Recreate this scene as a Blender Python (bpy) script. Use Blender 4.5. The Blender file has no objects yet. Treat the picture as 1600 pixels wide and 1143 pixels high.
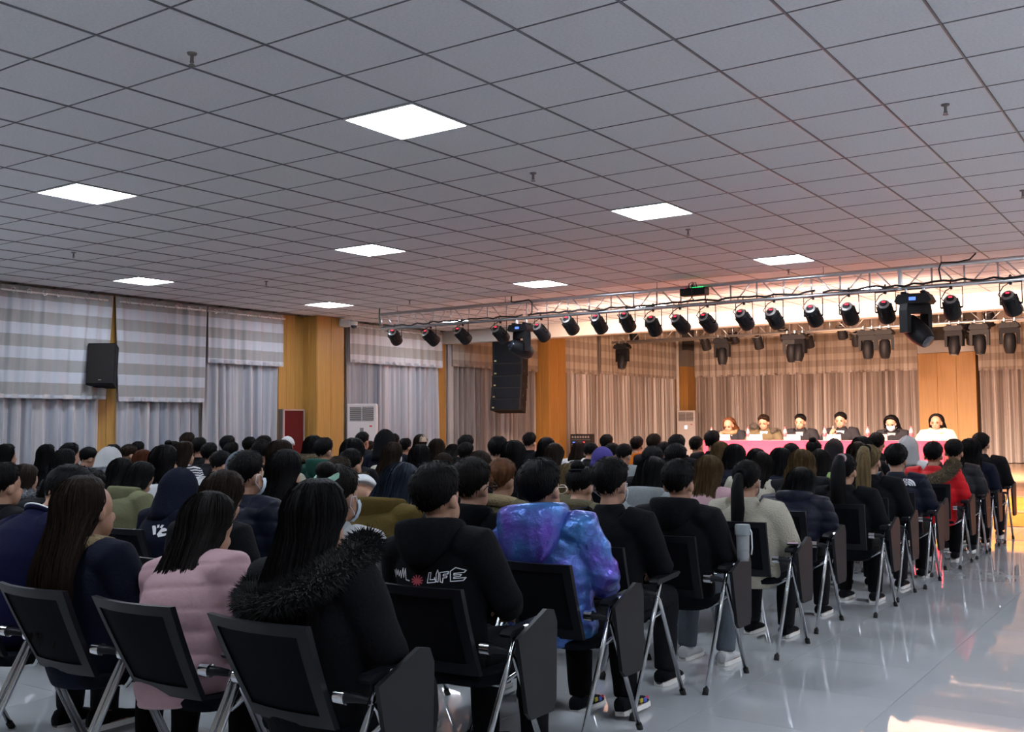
import bpy, bmesh, math, random
import numpy as np
from mathutils import Vector, Matrix, Euler
from mathutils.bvhtree import BVHTree

random.seed(7)
SC = bpy.context.scene
COL = SC.collection
PI = math.pi
rad = math.radians

# ------------------------------------------------------------------ camera
FPX = 1609.55                       # focal length in pixels of the 1600 x 1143 frame
YAW, PIT, ROL = rad(34.481), rad(3.2482), rad(-0.4362)
ZC = 1.52
fw = Vector((-math.sin(YAW)*math.cos(PIT), math.cos(YAW)*math.cos(PIT), math.sin(PIT)))
r0 = Vector((math.cos(YAW), math.sin(YAW), 0)); u0 = r0.cross(fw)
rt = r0*math.cos(ROL) + u0*math.sin(ROL)
up = -r0*math.sin(ROL) + u0*math.cos(ROL)
camd = bpy.data.cameras.new('camera'); cam = bpy.data.objects.new('camera', camd); COL.objects.link(cam)
camd.sensor_width = 36; camd.lens = 36*FPX/1600; camd.clip_start = .05; camd.clip_end = 200
cam.matrix_world = Matrix(((rt.x, up.x, -fw.x, 0), (rt.y, up.y, -fw.y, 0), (rt.z, up.z, -fw.z, ZC), (0, 0, 0, 1)))
SC.camera = cam
def ray(x, y): return fw + rt*((x-800)/FPX) - up*((y-571.5)/FPX)
def aty(x, y, Y): r = ray(x, y); return Vector((0, 0, ZC)) + r*(Y/r.y)
def atx(x, y, X): r = ray(x, y); return Vector((0, 0, ZC)) + r*(X/r.x)
def atz(x, y, Z): r = ray(x, y); return Vector((0, 0, ZC)) + r*((Z-ZC)/r.z)
def pix(p):
    v = Vector(p)-Vector((0, 0, ZC)); d = v.dot(fw)
    return (800+FPX*v.dot(rt)/d, 571.5-FPX*v.dot(up)/d, d)

# ------------------------------------------------------------------ world and exposure
w = bpy.data.worlds.new('world'); SC.world = w; w.use_nodes = True
w.node_tree.nodes['Background'].inputs[0].default_value = (.5, .55, .7, 1)
w.node_tree.nodes['Background'].inputs[1].default_value = .01
SC.view_settings.view_transform = 'Standard'; SC.view_settings.look = 'None'
SC.view_settings.gamma = 1; SC.view_settings.use_curve_mapping = False
SC.view_settings.exposure = 0.0
PANEL = 49.0          # ceiling light panels (cool white)
PANEL_COL = (.80, .89, 1.0)
SPOT = 1350.0         # warm front truss cans, watts
ADDED_WASH = 2000.0       # added warm wash set in rear cans that hang unlit, watts

# ------------------------------------------------------------------ materials
MATS = {}
def mat(name, col, rough=.6, metal=0., spec=.5, bump=None, var=None, emit=None, stretch=None, alpha=None, sheen=0., trans=0., coat=0.):
    if name in MATS: return MATS[name]
    m = bpy.data.materials.new(name); m.use_nodes = True; MATS[name] = m
    nt = m.node_tree; N = nt.nodes; L = nt.links
    b = N['Principled BSDF']
    b.inputs['Base Color'].default_value = (*col, 1); b.inputs['Roughness'].default_value = rough
    b.inputs['Metallic'].default_value = metal; b.inputs['Specular IOR Level'].default_value = spec
    if sheen: b.inputs['Sheen Weight'].default_value = sheen
    if coat: b.inputs['Coat Weight'].default_value = coat
    if trans: b.inputs['Transmission Weight'].default_value = trans
    if alpha is not None: b.inputs['Alpha'].default_value = alpha
    if emit:
        b.inputs['Emission Color'].default_value = (*emit[0], 1); b.inputs['Emission Strength'].default_value = emit[1]
    if var or bump:
        tc = N.new('ShaderNodeTexCoord'); mp = N.new('ShaderNodeMapping')
        L.new(tc.outputs['Object'], mp.inputs[0]); mp.inputs['Scale'].default_value = stretch or (1, 1, 1)
        nz = N.new('ShaderNodeTexNoise'); nz.inputs['Scale'].default_value = (var or bump)[0]; nz.inputs['Detail'].default_value = 5
        L.new(mp.outputs[0], nz.inputs['Vector'])
    if var:
        mx = N.new('ShaderNodeMix'); mx.data_type = 'RGBA'
        c2 = var[1]
        mx.inputs[6].default_value = (*col, 1); mx.inputs[7].default_value = (*c2, 1)
        mr = N.new('ShaderNodeMapRange'); mr.inputs[1].default_value = .35; mr.inputs[2].default_value = .65
        L.new(nz.outputs['Fac'], mr.inputs[0]); L.new(mr.outputs[0], mx.inputs[0]); L.new(mx.outputs[2], b.inputs['Base Color'])
    if bump:
        n2 = N.new('ShaderNodeTexNoise'); n2.inputs['Scale'].default_value = bump[0]; n2.inputs['Detail'].default_value = 4
        L.new(mp.outputs[0], n2.inputs['Vector'])
        bp = N.new('ShaderNodeBump'); bp.inputs['Strength'].default_value = bump[1]; bp.inputs['Distance'].default_value = .01
        L.new(n2.outputs['Fac'], bp.inputs['Height']); L.new(bp.outputs[0], b.inputs['Normal'])
    return m
def scol(c, k): return tuple(min(1, v*k) for v in c)

def stripe_mat(name, c1, c2, z0, per, rough=.5):
    """woven horizontal bands: colour alternates with height in the cloth"""
    m = bpy.data.materials.new(name); m.use_nodes = True; MATS[name] = m
    nt = m.node_tree; N = nt.nodes; L = nt.links; b = N['Principled BSDF']
    tc = N.new('ShaderNodeTexCoord'); sp = N.new('ShaderNodeSeparateXYZ'); L.new(tc.outputs['Object'], sp.inputs[0])
    a = N.new('ShaderNodeMath'); a.operation = 'SUBTRACT'; a.inputs[0].default_value = z0; L.new(sp.outputs[2], a.inputs[1])
    d = N.new('ShaderNodeMath'); d.operation = 'DIVIDE'; d.inputs[1].default_value = per; L.new(a.outputs[0], d.inputs[0])
    f = N.new('ShaderNodeMath'); f.operation = 'FRACT'; L.new(d.outputs[0], f.inputs[0])
    g = N.new('ShaderNodeMath'); g.operation = 'GREATER_THAN'; g.inputs[1].default_value = .52; L.new(f.outputs[0], g.inputs[0])
    mx = N.new('ShaderNodeMix'); mx.data_type = 'RGBA'; mx.inputs[6].default_value = (*c1, 1); mx.inputs[7].default_value = (*c2, 1)
    L.new(g.outputs[0], mx.inputs[0]); L.new(mx.outputs[2], b.inputs['Base Color']); b.inputs['Roughness'].default_value = rough
    return m

M = {}
M['tile'] = mat('ceiling_tile', (.77, .77, .79), .95, var=(60, (.70, .70, .72)), bump=(180, .35))
M['teebar'] = mat('tee_bar', (.19, .19, .205), .32, .25)
M['white'] = mat('white_paint', (.75, .73, .70), .6)
M['cream_wall'] = mat('cream_wall', (.62, .58, .52), .8, bump=(40, .08))
M['beam'] = mat('beam_paint', (.58, .55, .51), .7, bump=(40, .05))
M['dark_wall'] = mat('dark_wall', (.10, .09, .085), .9)
M['wood'] = mat('wood_panel', (.46, .245, .06), .42, var=(5, (.38, .19, .045)), bump=(30, .25), stretch=(9, 9, .25))
M['stage_wood'] = mat('stage_floor', (.48, .28, .16), .22, var=(4, (.40, .23, .13)), stretch=(.6, 8, 1))
M['step_wood'] = mat('step_wood', (.62, .26, .05), .35, var=(6, (.54, .21, .04)), stretch=(.5, 4, 4))
M['drape'] = mat('satin_drape', (.52, .48, .48), .30, var=(1.1, (.29, .31, .37)), stretch=(7, 7, .1), bump=(25, .08), sheen=.3)  # upright bluish streaks in the colour stand in for light and shade on folds
M['drape_stage'] = mat('satin_drape_stage', (.47, .41, .38), .33, var=(1.1, (.21, .17, .155)), stretch=(7, 7, .1), bump=(25, .08), sheen=.3)  # upright dark streaks painted into the colour as shade between the folds
M['alu'] = mat('aluminium', (.62, .63, .66), .28, .9)
M['chrome'] = mat('chrome', (.72, .73, .76), .12, 1.)
M['steel'] = mat('steel_tube', (.45, .46, .48), .18, 1.)
M['plastic'] = mat('black_plastic', (.006, .0065, .0095), .45, bump=(120, .05), spec=.2)
M['mesh'] = mat('chair_mesh', (.004, .004, .006), .85, bump=(220, .3), stretch=(1, 1, 5), spec=.1)
M['seat'] = mat('seat_fabric', (.004, .005, .008), .9, bump=(200, .3), spec=.1)
M['tablet'] = mat('tablet_laminate', (.013, .0135, .0165), .5, spec=.2, bump=(90, .04))
M['rubber'] = mat('rubber', (.01, .01, .01), .8)
M['fixture'] = mat('fixture_black', (.008, .008, .010), .55, spec=.25)
M['fixture2'] = mat('fixture_grey', (.22, .20, .19), .35, .3)
M['cable'] = mat('cable', (.008, .008, .009), .55)
M['led_red'] = mat('led_red', (.2, .0, .01), .4, emit=((1, .03, .06), 3.5))
M['led_green'] = mat('led_green', (.0, .2, .05), .4, emit=((.02, 1, .2), 6))
M['led_blue'] = mat('led_blue', (.0, .02, .2), .4, emit=((.1, .2, 1), 2))
M['led_white'] = mat('led_white', (.5, .5, .6), .4, emit=((.8, .85, 1), 3))
M['lamp_lens'] = mat('lamp_lens', (.9, .8, .6), .3, emit=((1, .72, .42), 25))
M['lens'] = mat('glass_lens', (.02, .03, .05), .05, spec=.9)
M['panel'] = mat('light_diffuser', (.9, .9, .9), .5, emit=(PANEL_COL, PANEL))
M['ac'] = mat('ac_white', (.62, .58, .58), .45)
M['ac_dark'] = mat('ac_dark', (.02, .02, .022), .5)
M['speaker'] = mat('speaker_black', (.006, .007, .010), .7, bump=(150, .15), spec=.15)
M['array'] = mat('array_grey', (.018, .016, .016), .65, bump=(120, .1), spec=.15)
M['red_cloth'] = mat('red_cloth', (.62, .02, .06), .75, bump=(60, .1), sheen=.2)
M['red_glass'] = mat('red_glass', (.10, .008, .011), .10)
M['skin'] = mat('skin', (.40, .22, .15), .5, var=(14, (.35, .19, .125)), spec=.3)
M['lip'] = mat('lip', (.36, .13, .11), .45)
M['eye'] = mat('eye', (.02, .015, .012), .15)
M['brow'] = mat('eyebrow', (.015, .010, .008), .7)
M['mask'] = mat('surgical_mask', (.50, .58, .66), .8, bump=(80, .1))
M['gold'] = mat('badge', (.6, .5, .25), .3, 1.)
M['paper'] = mat('paper', (.72, .66, .55), .7)
M['water'] = mat('bottle_plastic', (.75, .78, .80), .08, trans=.75)
M['red_label'] = mat('bottle_label', (.55, .06, .08), .5)
M['white_print'] = mat('white_print', (.75, .75, .78), .7)
M['red_print'] = mat('red_print', (.35, .04, .06), .7)
M['phone'] = mat('phone_screen', (.32, .22, .30), .2, emit=((.5, .36, .48), .25))

# floor: polished pale tile
def floor_mat():
    m = mat('polished_tile', (.54, .55, .57), .02, spec=.85, var=(1.3, (.49, .50, .525)), coat=.5)
    return m
M['floor'] = floor_mat()
M['grout'] = mat('grout', (.14, .14, .15), .6)

# ------------------------------------------------------------------ mesh helpers
class MB:
    """collects shapes into ONE mesh"""
    def __init__(s): s.v = []; s.f = []; s.m = []
    def add(s, v, f, mi=0):
        o = len(s.v); s.v += [tuple(p) for p in v]; s.f += [tuple(i+o for i in q) for q in f]; s.m += [mi]*len(f); return s
    def box(s, c, d, mi=0, rot=None, bev=0):
        x, y, z = d[0]/2, d[1]/2, d[2]/2
        if bev:
            b = min(bev, x*.9, y*.9, z*.9)
            vs = []
            # chamfered box: 24 verts
            idx = {}
            for sx in (-1, 1):
                for sy in (-1, 1):
                    for sz in (-1, 1):
                        for ax in range(3):
                            p = [sx*(x-b), sy*(y-b), sz*(z-b)]
                            p[ax] = (sx*x, sy*y, sz*z)[ax]
                            idx[(sx, sy, sz, ax)] = len(vs); vs.append(p)
            fs = []
            for ax in range(3):
                a1, a2 = [a for a in range(3) if a != ax]
                for sg in (-1, 1):
                    q = []
                    for (p1, p2) in ((-1, -1), (1, -1), (1, 1), (-1, 1)):
                        k = [0, 0, 0]; k[ax] = sg; k[a1] = p1; k[a2] = p2; q.append(idx[(*k, ax)])
                    fs.append(q)
                # edge chamfers along ax
                for p1 in (-1, 1):
                    for p2 in (-1, 1):
                        k0 = [0, 0, 0]; k0[ax] = -1; k0[a1] = p1; k0[a2] = p2
                        k1 = list(k0); k1[ax] = 1
                        fs.append([idx[(*k0, a1)], idx[(*k1, a1)], idx[(*k1, a2)], idx[(*k0, a2)]])
            for sx in (-1, 1):
                for sy in (-1, 1):
                    for sz in (-1, 1):
                        fs.append([idx[(sx, sy, sz, a)] for a in range(3)])
        else:
            vs = [(-x, -y, -z), (x, -y, -z), (x, y, -z), (-x, y, -z), (-x, -y, z), (x, -y, z), (x, y, z), (-x, y, z)]
            fs = [(0, 3, 2, 1), (4, 5, 6, 7), (0, 1, 5, 4), (1, 2, 6, 5), (2, 3, 7, 6), (3, 0, 4, 7)]
        c = Vector(c)
        R = rot if rot is not None else None
        vs = [(R @ Vector(p) if R is not None else Vector(p))+c for p in vs]
        return s.add(vs, fs, mi)
    def tube(s, pts, r, seg=8, mi=0, cap=True):
        pts = [Vector(p) for p in pts]; n = len(pts)
        rs = r if isinstance(r, (list, tuple)) else [r]*n
        t = [(pts[min(i+1, n-1)]-pts[max(i-1, 0)]).normalized() for i in range(n)]
        ref = Vector((0, 0, 1)) if abs(t[0].z) < .9 else Vector((1, 0, 0))
        nx = t[0].cross(ref).normalized()
        vs = []
        for i in range(n):
            nx = (nx - t[i]*nx.dot(t[i]))
            nx = nx.normalized() if nx.length > 1e-6 else t[i].orthogonal().normalized()
            ny = t[i].cross(nx)
            for k in range(seg):
                a = 2*PI*k/seg
                vs.append(pts[i]+(nx*math.cos(a)+ny*math.sin(a))*rs[i])
        fs = [(i*seg+k, i*seg+(k+1) % seg, (i+1)*seg+(k+1) % seg, (i+1)*seg+k) for i in range(n-1) for k in range(seg)]
        if cap: fs += [tuple(range(seg))[::-1], tuple((n-1)*seg+k for k in range(seg))]
        return s.add(vs, fs, mi)
    def lathe(s, prof, seg=16, mi=0, mtx=None):
        """profile (r, z) round the local z axis"""
        vs = []
        for r, z in prof:
            for k in range(seg):
                a = 2*PI*k/seg; vs.append(Vector((r*math.cos(a), r*math.sin(a), z)))
        n = len(prof)
        fs = [(i*seg+k, i*seg+(k+1) % seg, (i+1)*seg+(k+1) % seg, (i+1)*seg+k) for i in range(n-1) for k in range(seg)]
        fs += [tuple(range(seg))[::-1], tuple((n-1)*seg+k for k in range(seg))]
        if mtx is not None: vs = [mtx @ p for p in vs]
        return s.add(vs, fs, mi)
    def ell(s, c, r, seg=14, rings=9, mi=0, rot=None):
        vs = []; c = Vector(c)
        vs.append(Vector((0, 0, r[2])))
        for i in range(1, rings):
            a = PI*i/rings
            for k in range(seg):
                b = 2*PI*k/seg
                vs.append(Vector((r[0]*math.sin(a)*math.cos(b), r[1]*math.sin(a)*math.sin(b), r[2]*math.cos(a))))
        vs.append(Vector((0, 0, -r[2])))
        fs = [(0, 1+k, 1+(k+1) % seg) for k in range(seg)]
        for i in range(rings-2):
            for k in range(seg):
                fs.append((1+i*seg+k, 1+(i+1)*seg+k, 1+(i+1)*seg+(k+1) % seg, 1+i*seg+(k+1) % seg))
        e = len(vs)-1; o = 1+(rings-2)*seg
        fs += [(e, o+(k+1) % seg, o+k) for k in range(seg)]
        vs = [(rot @ p if rot is not None else p)+c for p in vs]
        return s.add(vs, fs, mi)
    def rings(s, rs, mi=0, cap=True):
        """loft between closed rings of equal point count"""
        n = len(rs); k = len(rs[0]); vs = [p for q in rs for p in q]
        fs = [(i*k+j, i*k+(j+1) % k, (i+1)*k+(j+1) % k, (i+1)*k+j) for i in range(n-1) for j in range(k)]
        if cap: fs += [tuple(range(k))[::-1], tuple((n-1)*k+j for j in range(k))]
        return s.add(vs, fs, mi)
    def prism(s, poly, axis, a, b, mi=0):
        """polygon in the two other axes, extruded along axis from a to b"""
        def P(u, v, t): return {0: (t, u, v), 1: (u, t, v), 2: (u, v, t)}[axis]
        n = len(poly)
        vs = [P(u, v, a) for u, v in poly]+[P(u, v, b) for u, v in poly]
        fs = [tuple(range(n))[::-1], tuple(range(n, 2*n))]+[(i, (i+1) % n, n+(i+1) % n, n+i) for i in range(n)]
        return s.add(vs, fs, mi)
    def mesh(s, name, mats, smooth=False):
        me = bpy.data.meshes.new(name); me.from_pydata([tuple(p) for p in s.v], [], s.f)
        for m in (mats if isinstance(mats, (list, tuple)) else [mats]): me.materials.append(m)
        if any(s.m): me.polygons.foreach_set('material_index', s.m)
        fix_normals(me)
        if smooth: shade(me, smooth)
        me.update(); return me
    def obj(s, name, mats, parent=None, smooth=False, loc=None):
        o = bpy.data.objects.new(name, s.mesh(name, mats, smooth)); COL.objects.link(o)
        if parent: o.parent = parent
        if loc is not None: o.location = loc
        return o
def fix_normals(me):
    bm = bmesh.new(); bm.from_mesh(me); bmesh.ops.recalc_face_normals(bm, faces=bm.faces); bm.to_mesh(me); bm.free()
def shade(me, ang):
    me.polygons.foreach_set('use_smooth', [True]*len(me.polygons))
    if ang is not True: me.set_sharp_from_angle(angle=rad(ang))
def inst(name, me, parent=None, loc=(0, 0, 0), rot=(0, 0, 0), scale=(1, 1, 1)):
    o = bpy.data.objects.new(name, me); COL.objects.link(o)
    if parent: o.parent = parent
    o.location = loc; o.rotation_euler = rot; o.scale = scale
    return o
def empty(name, loc=(0, 0, 0), rz=0):
    o = bpy.data.objects.new(name, None); COL.objects.link(o); o.location = loc; o.rotation_euler = (0, 0, rz)
    o.empty_display_size = .1; return o
def tag(o, label, cat, group=None, kind=None):
    o['label'] = label; o['category'] = cat
    if group: o['group'] = group
    if kind: o['kind'] = kind
    return o
def struct(o): o['kind'] = 'structure'; return o
ORD = ['', 'first', 'second', 'third', 'fourth', 'fifth', 'sixth', 'seventh', 'eighth', 'ninth', 'tenth', 'eleventh', 'twelfth', 'thirteenth', 'fourteenth', 'fifteenth', 'sixteenth', 'seventeenth', 'eighteenth', 'nineteenth', 'twentieth']
# ------------------------------------------------------------------ the hall: floor, ceiling, walls
XL, XR, YR, YS, YB, ZH, ZST = -13.9, 5.0, -3.0, 16.4, 29.7, 3.54, 5.2
GX, GY, T = -6.8314*.6, 8.1437*.6, .6      # ceiling grid origin and module

def in_view(p, m=60):
    x, y, d = pix(p); return d > .3 and -m < x < 1600+m and -m < y < 1143+m
def tiled(root, cells, name, me, z, limit=300):
    """the pieces that show largest as parts, the rest joined into one part"""
    def size(c):
        p = (c[0], c[1], z); x, y, d = pix(p)
        return (0 if in_view(p, 120) else 1e4) + (d if d > 0 else 1e3)
    cells = sorted(cells, key=size)
    for c in cells[:limit]: inst(name, me, root, (c[0], c[1], z))
    if cells[limit:]:
        v = np.array([p.co[:] for p in me.vertices]); f = [list(p.vertices) for p in me.polygons]
        mb = MB()
        for c in cells[limit:]: mb.add([(p[0]+c[0], p[1]+c[1], p[2]+z) for p in v], f)
        o = mb.obj(name+'_field', me.materials[0], root); o['kind'] = 'stuff'

# floor with polished tiles
fl = MB().box(((XL+XR)/2, (YR+YS)/2, -.053), (XR-XL, YS-YR, .1)).obj('floor', M['grout']); struct(fl)
ft = MB().box((0, 0, -.0035), (.7975, .7975, .007)).mesh('floor_tile', M['floor'])
fx0, fy0 = -1.52+.4, 5.88+.4
tiled(fl, [(fx0+.8*i, fy0+.8*j) for i in range(-15, 8) for j in range(-11, 14)
           if XL+.39 < fx0+.8*i < XR-.39 and YR+.39 < fy0+.8*j < YS-.39], 'floor_tile', ft, 0)
# ceiling with lay-in tiles between dark glossy bars
ce = MB().box(((XL+XR)/2, (YR+17.6)/2, ZH+.08), (XR-XL, 17.6-YR, .1)).obj('ceiling', M['dark_wall']); struct(ce)
ct = MB().box((0, 0, .006), (.588, .588, .012), bev=.003).mesh('ceiling_tile', M['tile'])
LIGHTS = [(i, j) for j in (-6, 0, 6, 12, 18) for i in (-13, -6, 0, 7, 14)]
cells = []
for i in range(-17, 17):
    for j in range(-13, 22):
        x, y = GX+T*i-.3, GY+T*j+.3
        if XL+.2 < x < XR-.2 and YR+.2 < y < 17.4 and (i, j) not in LIGHTS: cells.append((x, y))
tiled(ce, cells, 'ceiling_tile', ct, ZH)
for i in range(-17, 17):
    x = GX+T*i
    if XL < x < XR: MB().box((x, (YR+17.5)/2, ZH+.003), (.011, 17.5-YR, .02), bev=.002).obj('grid_bar', M['teebar'], ce)
for j in range(-13, 22):
    y = GY+T*j
    if YR < y < 17.5: MB().box(((XL+XR)/2, y, ZH+.006), (XR-XL, .008, .018), bev=.002).obj('grid_bar', M['teebar'], ce)
# walls
struct(MB().box((XL-.1, (YR+YB)/2, ZST/2), (.2, YB-YR+.4, ZST)).obj('wall_left', M['cream_wall']))
struct(MB().box((XR+.1, (YR+YB)/2, ZST/2), (.2, YB-YR+.4, ZST)).obj('wall_right', M['cream_wall']))
struct(MB().box(((XL+XR)/2, YR-.1, ZH/2), (XR-XL, .2, ZH+.2)).obj('wall_rear', M['cream_wall']))
struct(MB().box(((XL+XR)/2, YB+.1, ZST/2), (XR-XL, .2, ZST)).obj('wall_stage', M['dark_wall']))
struct(MB().box(((XL+XR)/2, (17.54+YB)/2, ZST+.05), (XR-XL, YB-17.54, .1)).obj('ceiling_stage', M['dark_wall']))
struct(MB().box(((XL+XR)/2, 17.69, (3.27+ZST)/2), (XR-XL, .3, ZST-3.27)).obj('trim_1', M['beam']))
# baseboards
for k, (a, b) in enumerate([((YR, 12.75)), ((14.5, 16.3))]):
    struct(MB().box((XL+.008, (a+b)/2, .05), (.016, b-a, .1)).obj('baseboard_left' if k == 0 else 'baseboard_left_front', M['wood']))
# stage
st = empty('stage', ((XL+XR)/2, 16.75, 0)); tag(st, 'low wooden stage platform with an orange step along its front', 'stage')
def local(o, root): o.matrix_parent_inverse = root.matrix_basis.inverted(); return o
local(MB().box(((XL+XR)/2, (16.76+YB-.01)/2, .20), (XR-XL-.04, YB-16.78, .40)).obj('platform', [M['step_wood']], st), st)
for k in range(12):                 # stage boards run across the room
    y0 = 16.75+k*1.08; y1 = min(y0+1.08, YB-.02)
    local(MB().box(((XL+XR)/2, (y0+y1)/2, .404), (XR-XL-.04, y1-y0-.012, .012), bev=.002).obj('floor_board', M['stage_wood'], st), st)
local(MB().box(((XL+XR)/2+.18, 16.575, .10), (XR-XL-.40, .35, .20), bev=.004).obj('step', M['step_wood'], st), st)
local(MB().box(((XL+XR)/2+.18, 16.575, .204), (XR-XL-.40, .37, .012), bev=.003).obj('tread', M['stage_wood'], st), st)

# ------------------------------------------------------------------ timber columns
def column(label, x0, x1, y0, y1, z0, z1, nx=0, ny=0, cap=None):
    root = empty('timber_column', ((x0+x1)/2, (y0+y1)/2, z0)); tag(root, label, 'column')
    local(MB().box(((x0+x1)/2, (y0+y1)/2, (z0+z1)/2), (x1-x0-.02, y1-y0-.02, z1-z0)).obj('core', M['wood'], root), root)
    # clad in separate boards with narrow joints
    if nx:
        n = nx; wdt = (x1-x0)/n
        for k in range(n):
            local(MB().box((x0+wdt*(k+.5), y0, (z0+z1)/2), (wdt-.005, .02, z1-z0), bev=.003).obj('board', M['wood'], root), root)
    if ny:
        n = ny; wdt = (y1-y0)/n
        for k in range(n):
            local(MB().box((x1, y0+wdt*(k+.5), (z0+z1)/2), (.02, wdt-.005, z1-z0), bev=.003).obj('board', M['wood'], root), root)
    if cap: local(MB().box(((x0+x1)/2, (y0+y1)/2-.02, z1+cap/2), (x1-x0+.03, y1-y0+.03, cap), bev=.01).obj('capital', M['fixture2'], root), root)
    return root
column('golden timber column beside the red hydrant cabinet and tall air conditioner', XL, -13.5, 13.40, 14.09, 0, ZH-.01, 2, 2)
column('narrow timber strip on the wall where the white beam meets it', XL, XL+.06, 17.30, 17.60, 0, 3.27, 0, 1)
column('orange lit timber column behind the hanging line array speaker', XL, -13.4, 21.10, 21.86, .4, 5.19, 2, 2)
column('brown timber pillar in the stage corner with a white pipe', XL, -13.37, 28.9, YB, .4, 3.25, 2, 2, cap=.5)
column('broad pale timber column between the curtains behind the panel table', -6.72, -5.27, 29.25, YB, .41, 3.35, 3, 0, cap=.35)
column('timber panel in the curtain gap carrying the black wall speaker', XL, XL+.05, 9.16, 9.52, 0, ZH-.01, 0, 2)
column('timber wall panel next to the hydrant cabinet', XL, XL+.05, 12.78, 13.39, 0, ZH-.01, 0, 3)
o = MB().tube([(-13.62, 28.76, .412), (-13.62, 28.76, 2.0), (-13.62, 28.76, 5.1)], .05, 10).obj('drain_pipe', M['white'], smooth=True)
tag(o, 'white vertical pipe in front of the corner pillar', 'pipe')

# ------------------------------------------------------------------ curtains
def folds(L, lam, amp, n, seed, sharp=1.):
    rng = np.random.RandomState(seed); s = np.linspace(0, L, n)
    ph = np.zeros(n); ds = L/(n-1); p = rng.rand()*6
    knots = np.interp(s, np.linspace(0, L, max(3, int(L/.25))), rng.uniform(.72, 1.35, max(3, int(L/.25))))
    ph = np.cumsum(2*PI*ds/(lam*knots))+p
    am = amp*np.interp(s, np.linspace(0, L, max(3, int(L/.4))), rng.uniform(.6, 1.2, max(3, int(L/.4))))
    d = np.sin(ph)*am+.35*am*np.sin(2.3*ph+1)
    return s, d
def sheet(name, a, b, nrm, z0, z1, lam, amp, seed, material, parent, flare=.0, th=.006, per=14, pull=(0, 0)):
    a = Vector(a); b = Vector(b); L = (b-a).length; t = (b-a)/L; nrm = Vector(nrm)
    n = max(12, int(L/lam*per)); s, d = folds(L, lam, amp, n, seed)
    rows = 7; zs = [z1+(z0-z1)*k/(rows-1) for k in range(rows)]
    rng = np.random.RandomState(seed+5); drift = np.interp(s, np.linspace(0, L, 6), rng.uniform(-.05, .05, 6))
    vs = []
    for k, z in enumerate(zs):
        u = k/(rows-1)
        for i in range(n):
            p = a+t*(s[i]+drift[i]*u*flare*6+u*(pull[0]*(1-s[i]/L)+pull[1]*s[i]/L))+nrm*(d[i]*(.75+.4*u))
            vs.append((p.x, p.y, z))
    fs = [(k*n+i, k*n+i+1, (k+1)*n+i+1, (k+1)*n+i) for k in range(rows-1) for i in range(n-1)]
    N = len(vs)
    vs += [(v[0]-nrm.x*th, v[1]-nrm.y*th, v[2]) for v in vs]
    fs2 = [tuple(q+N for q in reversed(f)) for f in fs]
    rim = []
    for i in range(n-1):
        rim.append((i, N+i, N+i+1, i+1)); o = (rows-1)*n; rim.append((o+i, o+i+1, N+o+i+1, N+o+i))
    for k in range(rows-1):
        rim.append((k*n, (k+1)*n, N+(k+1)*n, N+k*n)); e = n-1; rim.append((k*n+e, N+k*n+e, N+(k+1)*n+e, (k+1)*n+e))
    me = bpy.data.meshes.new(name); me.from_pydata(vs, [], fs+fs2+rim); me.materials.append(material)
    shade(me, 60); me.update()
    o = bpy.data.objects.new(name, me); COL.objects.link(o); o.parent = parent
    local(o, parent); return o
ringme = None
def ring_mesh():
    mb = MB(); R_, r_ = .034, .006; vs = []; fs = []; A, B = 14, 6
    for i in range(A):
        a = 2*PI*i/A
        for j in range(B):
            b = 2*PI*j/B; vs.append((0, (R_+r_*math.cos(b))*math.cos(a), (R_+r_*math.cos(b))*math.sin(a)))
            vs[-1] = (r_*math.sin(b), vs[-1][1], vs[-1][2])
    fs = [(i*B+j, ((i+1) % A)*B+j, ((i+1) % A)*B+(j+1) % B, i*B+(j+1) % B) for i in range(A) for j in range(B)]
    return mb.add(vs, fs).mesh('curtain_ring', M['chrome'], True)
ringme = ring_mesh()
def curtain(label, a, b, nrm, zbot, ztop, zhem, seed, rings=0, smat=None, dmat=None, group=None, va=0, vb=0):
    root = empty('curtain', ((a[0]+b[0])/2, (a[1]+b[1])/2, zbot)); tag(root, label, 'curtain', group)
    A = Vector((*a, 0)); B = Vector((*b, 0)); nv = Vector((*nrm, 0)); t = (B-A).normalized()
    sheet('drape', A+nv*.10, B+nv*.10, nv, zbot+.02, ztop-.05, .19, .046 if zbot < .3 else .066, seed, dmat or M['drape'], root, flare=.25)
    v = sheet('valance', A-t*va+nv*.20, B+t*vb+nv*.20, nv, zhem, ztop, .24, .030, seed+1, smat, root, per=12, pull=(va*.9, -vb*.9))
    h = sheet('hem', A+nv*.203, B+nv*.203, nv, zhem-.005, zhem+.055, .24, .030, seed+1, dmat or M['drape'], root, per=12, th=.012)
    zr = ztop-.075; q = nv*.212
    local(MB().tube([A+q+Vector((0, 0, zr))-t*.02, B+q+Vector((0, 0, zr))+t*.02], .014, 10).obj('rod', M['white'], root, True), root)
    if rings:
        L = (B-A).length
        for k in range(rings):
            p = A+t*(L*(k+.5)/rings)+nv*.238
            o = inst('ring', ringme, root, (p.x, p.y, zr), (0, 0, math.atan2(nv.y, nv.x)))
            local(o, root)
    return root
S1 = stripe_mat('banded_sheer_hall', (.30, .29, .285), (.48, .49, .545), 3.50, .335)
S2 = stripe_mat('banded_sheer_mid', (.36, .33, .30), (.56, .54, .55), 3.50, .40)
S3 = stripe_mat('banded_sheer_stage', (.34, .29, .25), (.46, .41, .37), 3.30, .36)
NX = (1, 0)
curtain('grey banded curtain at the far left, left of the wall speaker', (XL, 5.4), (XL, 9.22), NX, 0, 3.50, 1.94, 11, 17, S1, vb=.12)
curtain('grey banded curtain just right of the wall speaker', (XL, 9.46), (XL, 11.02), NX, 0, 3.50, 1.92, 23, 7, S1, va=.08, vb=.05)
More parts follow.
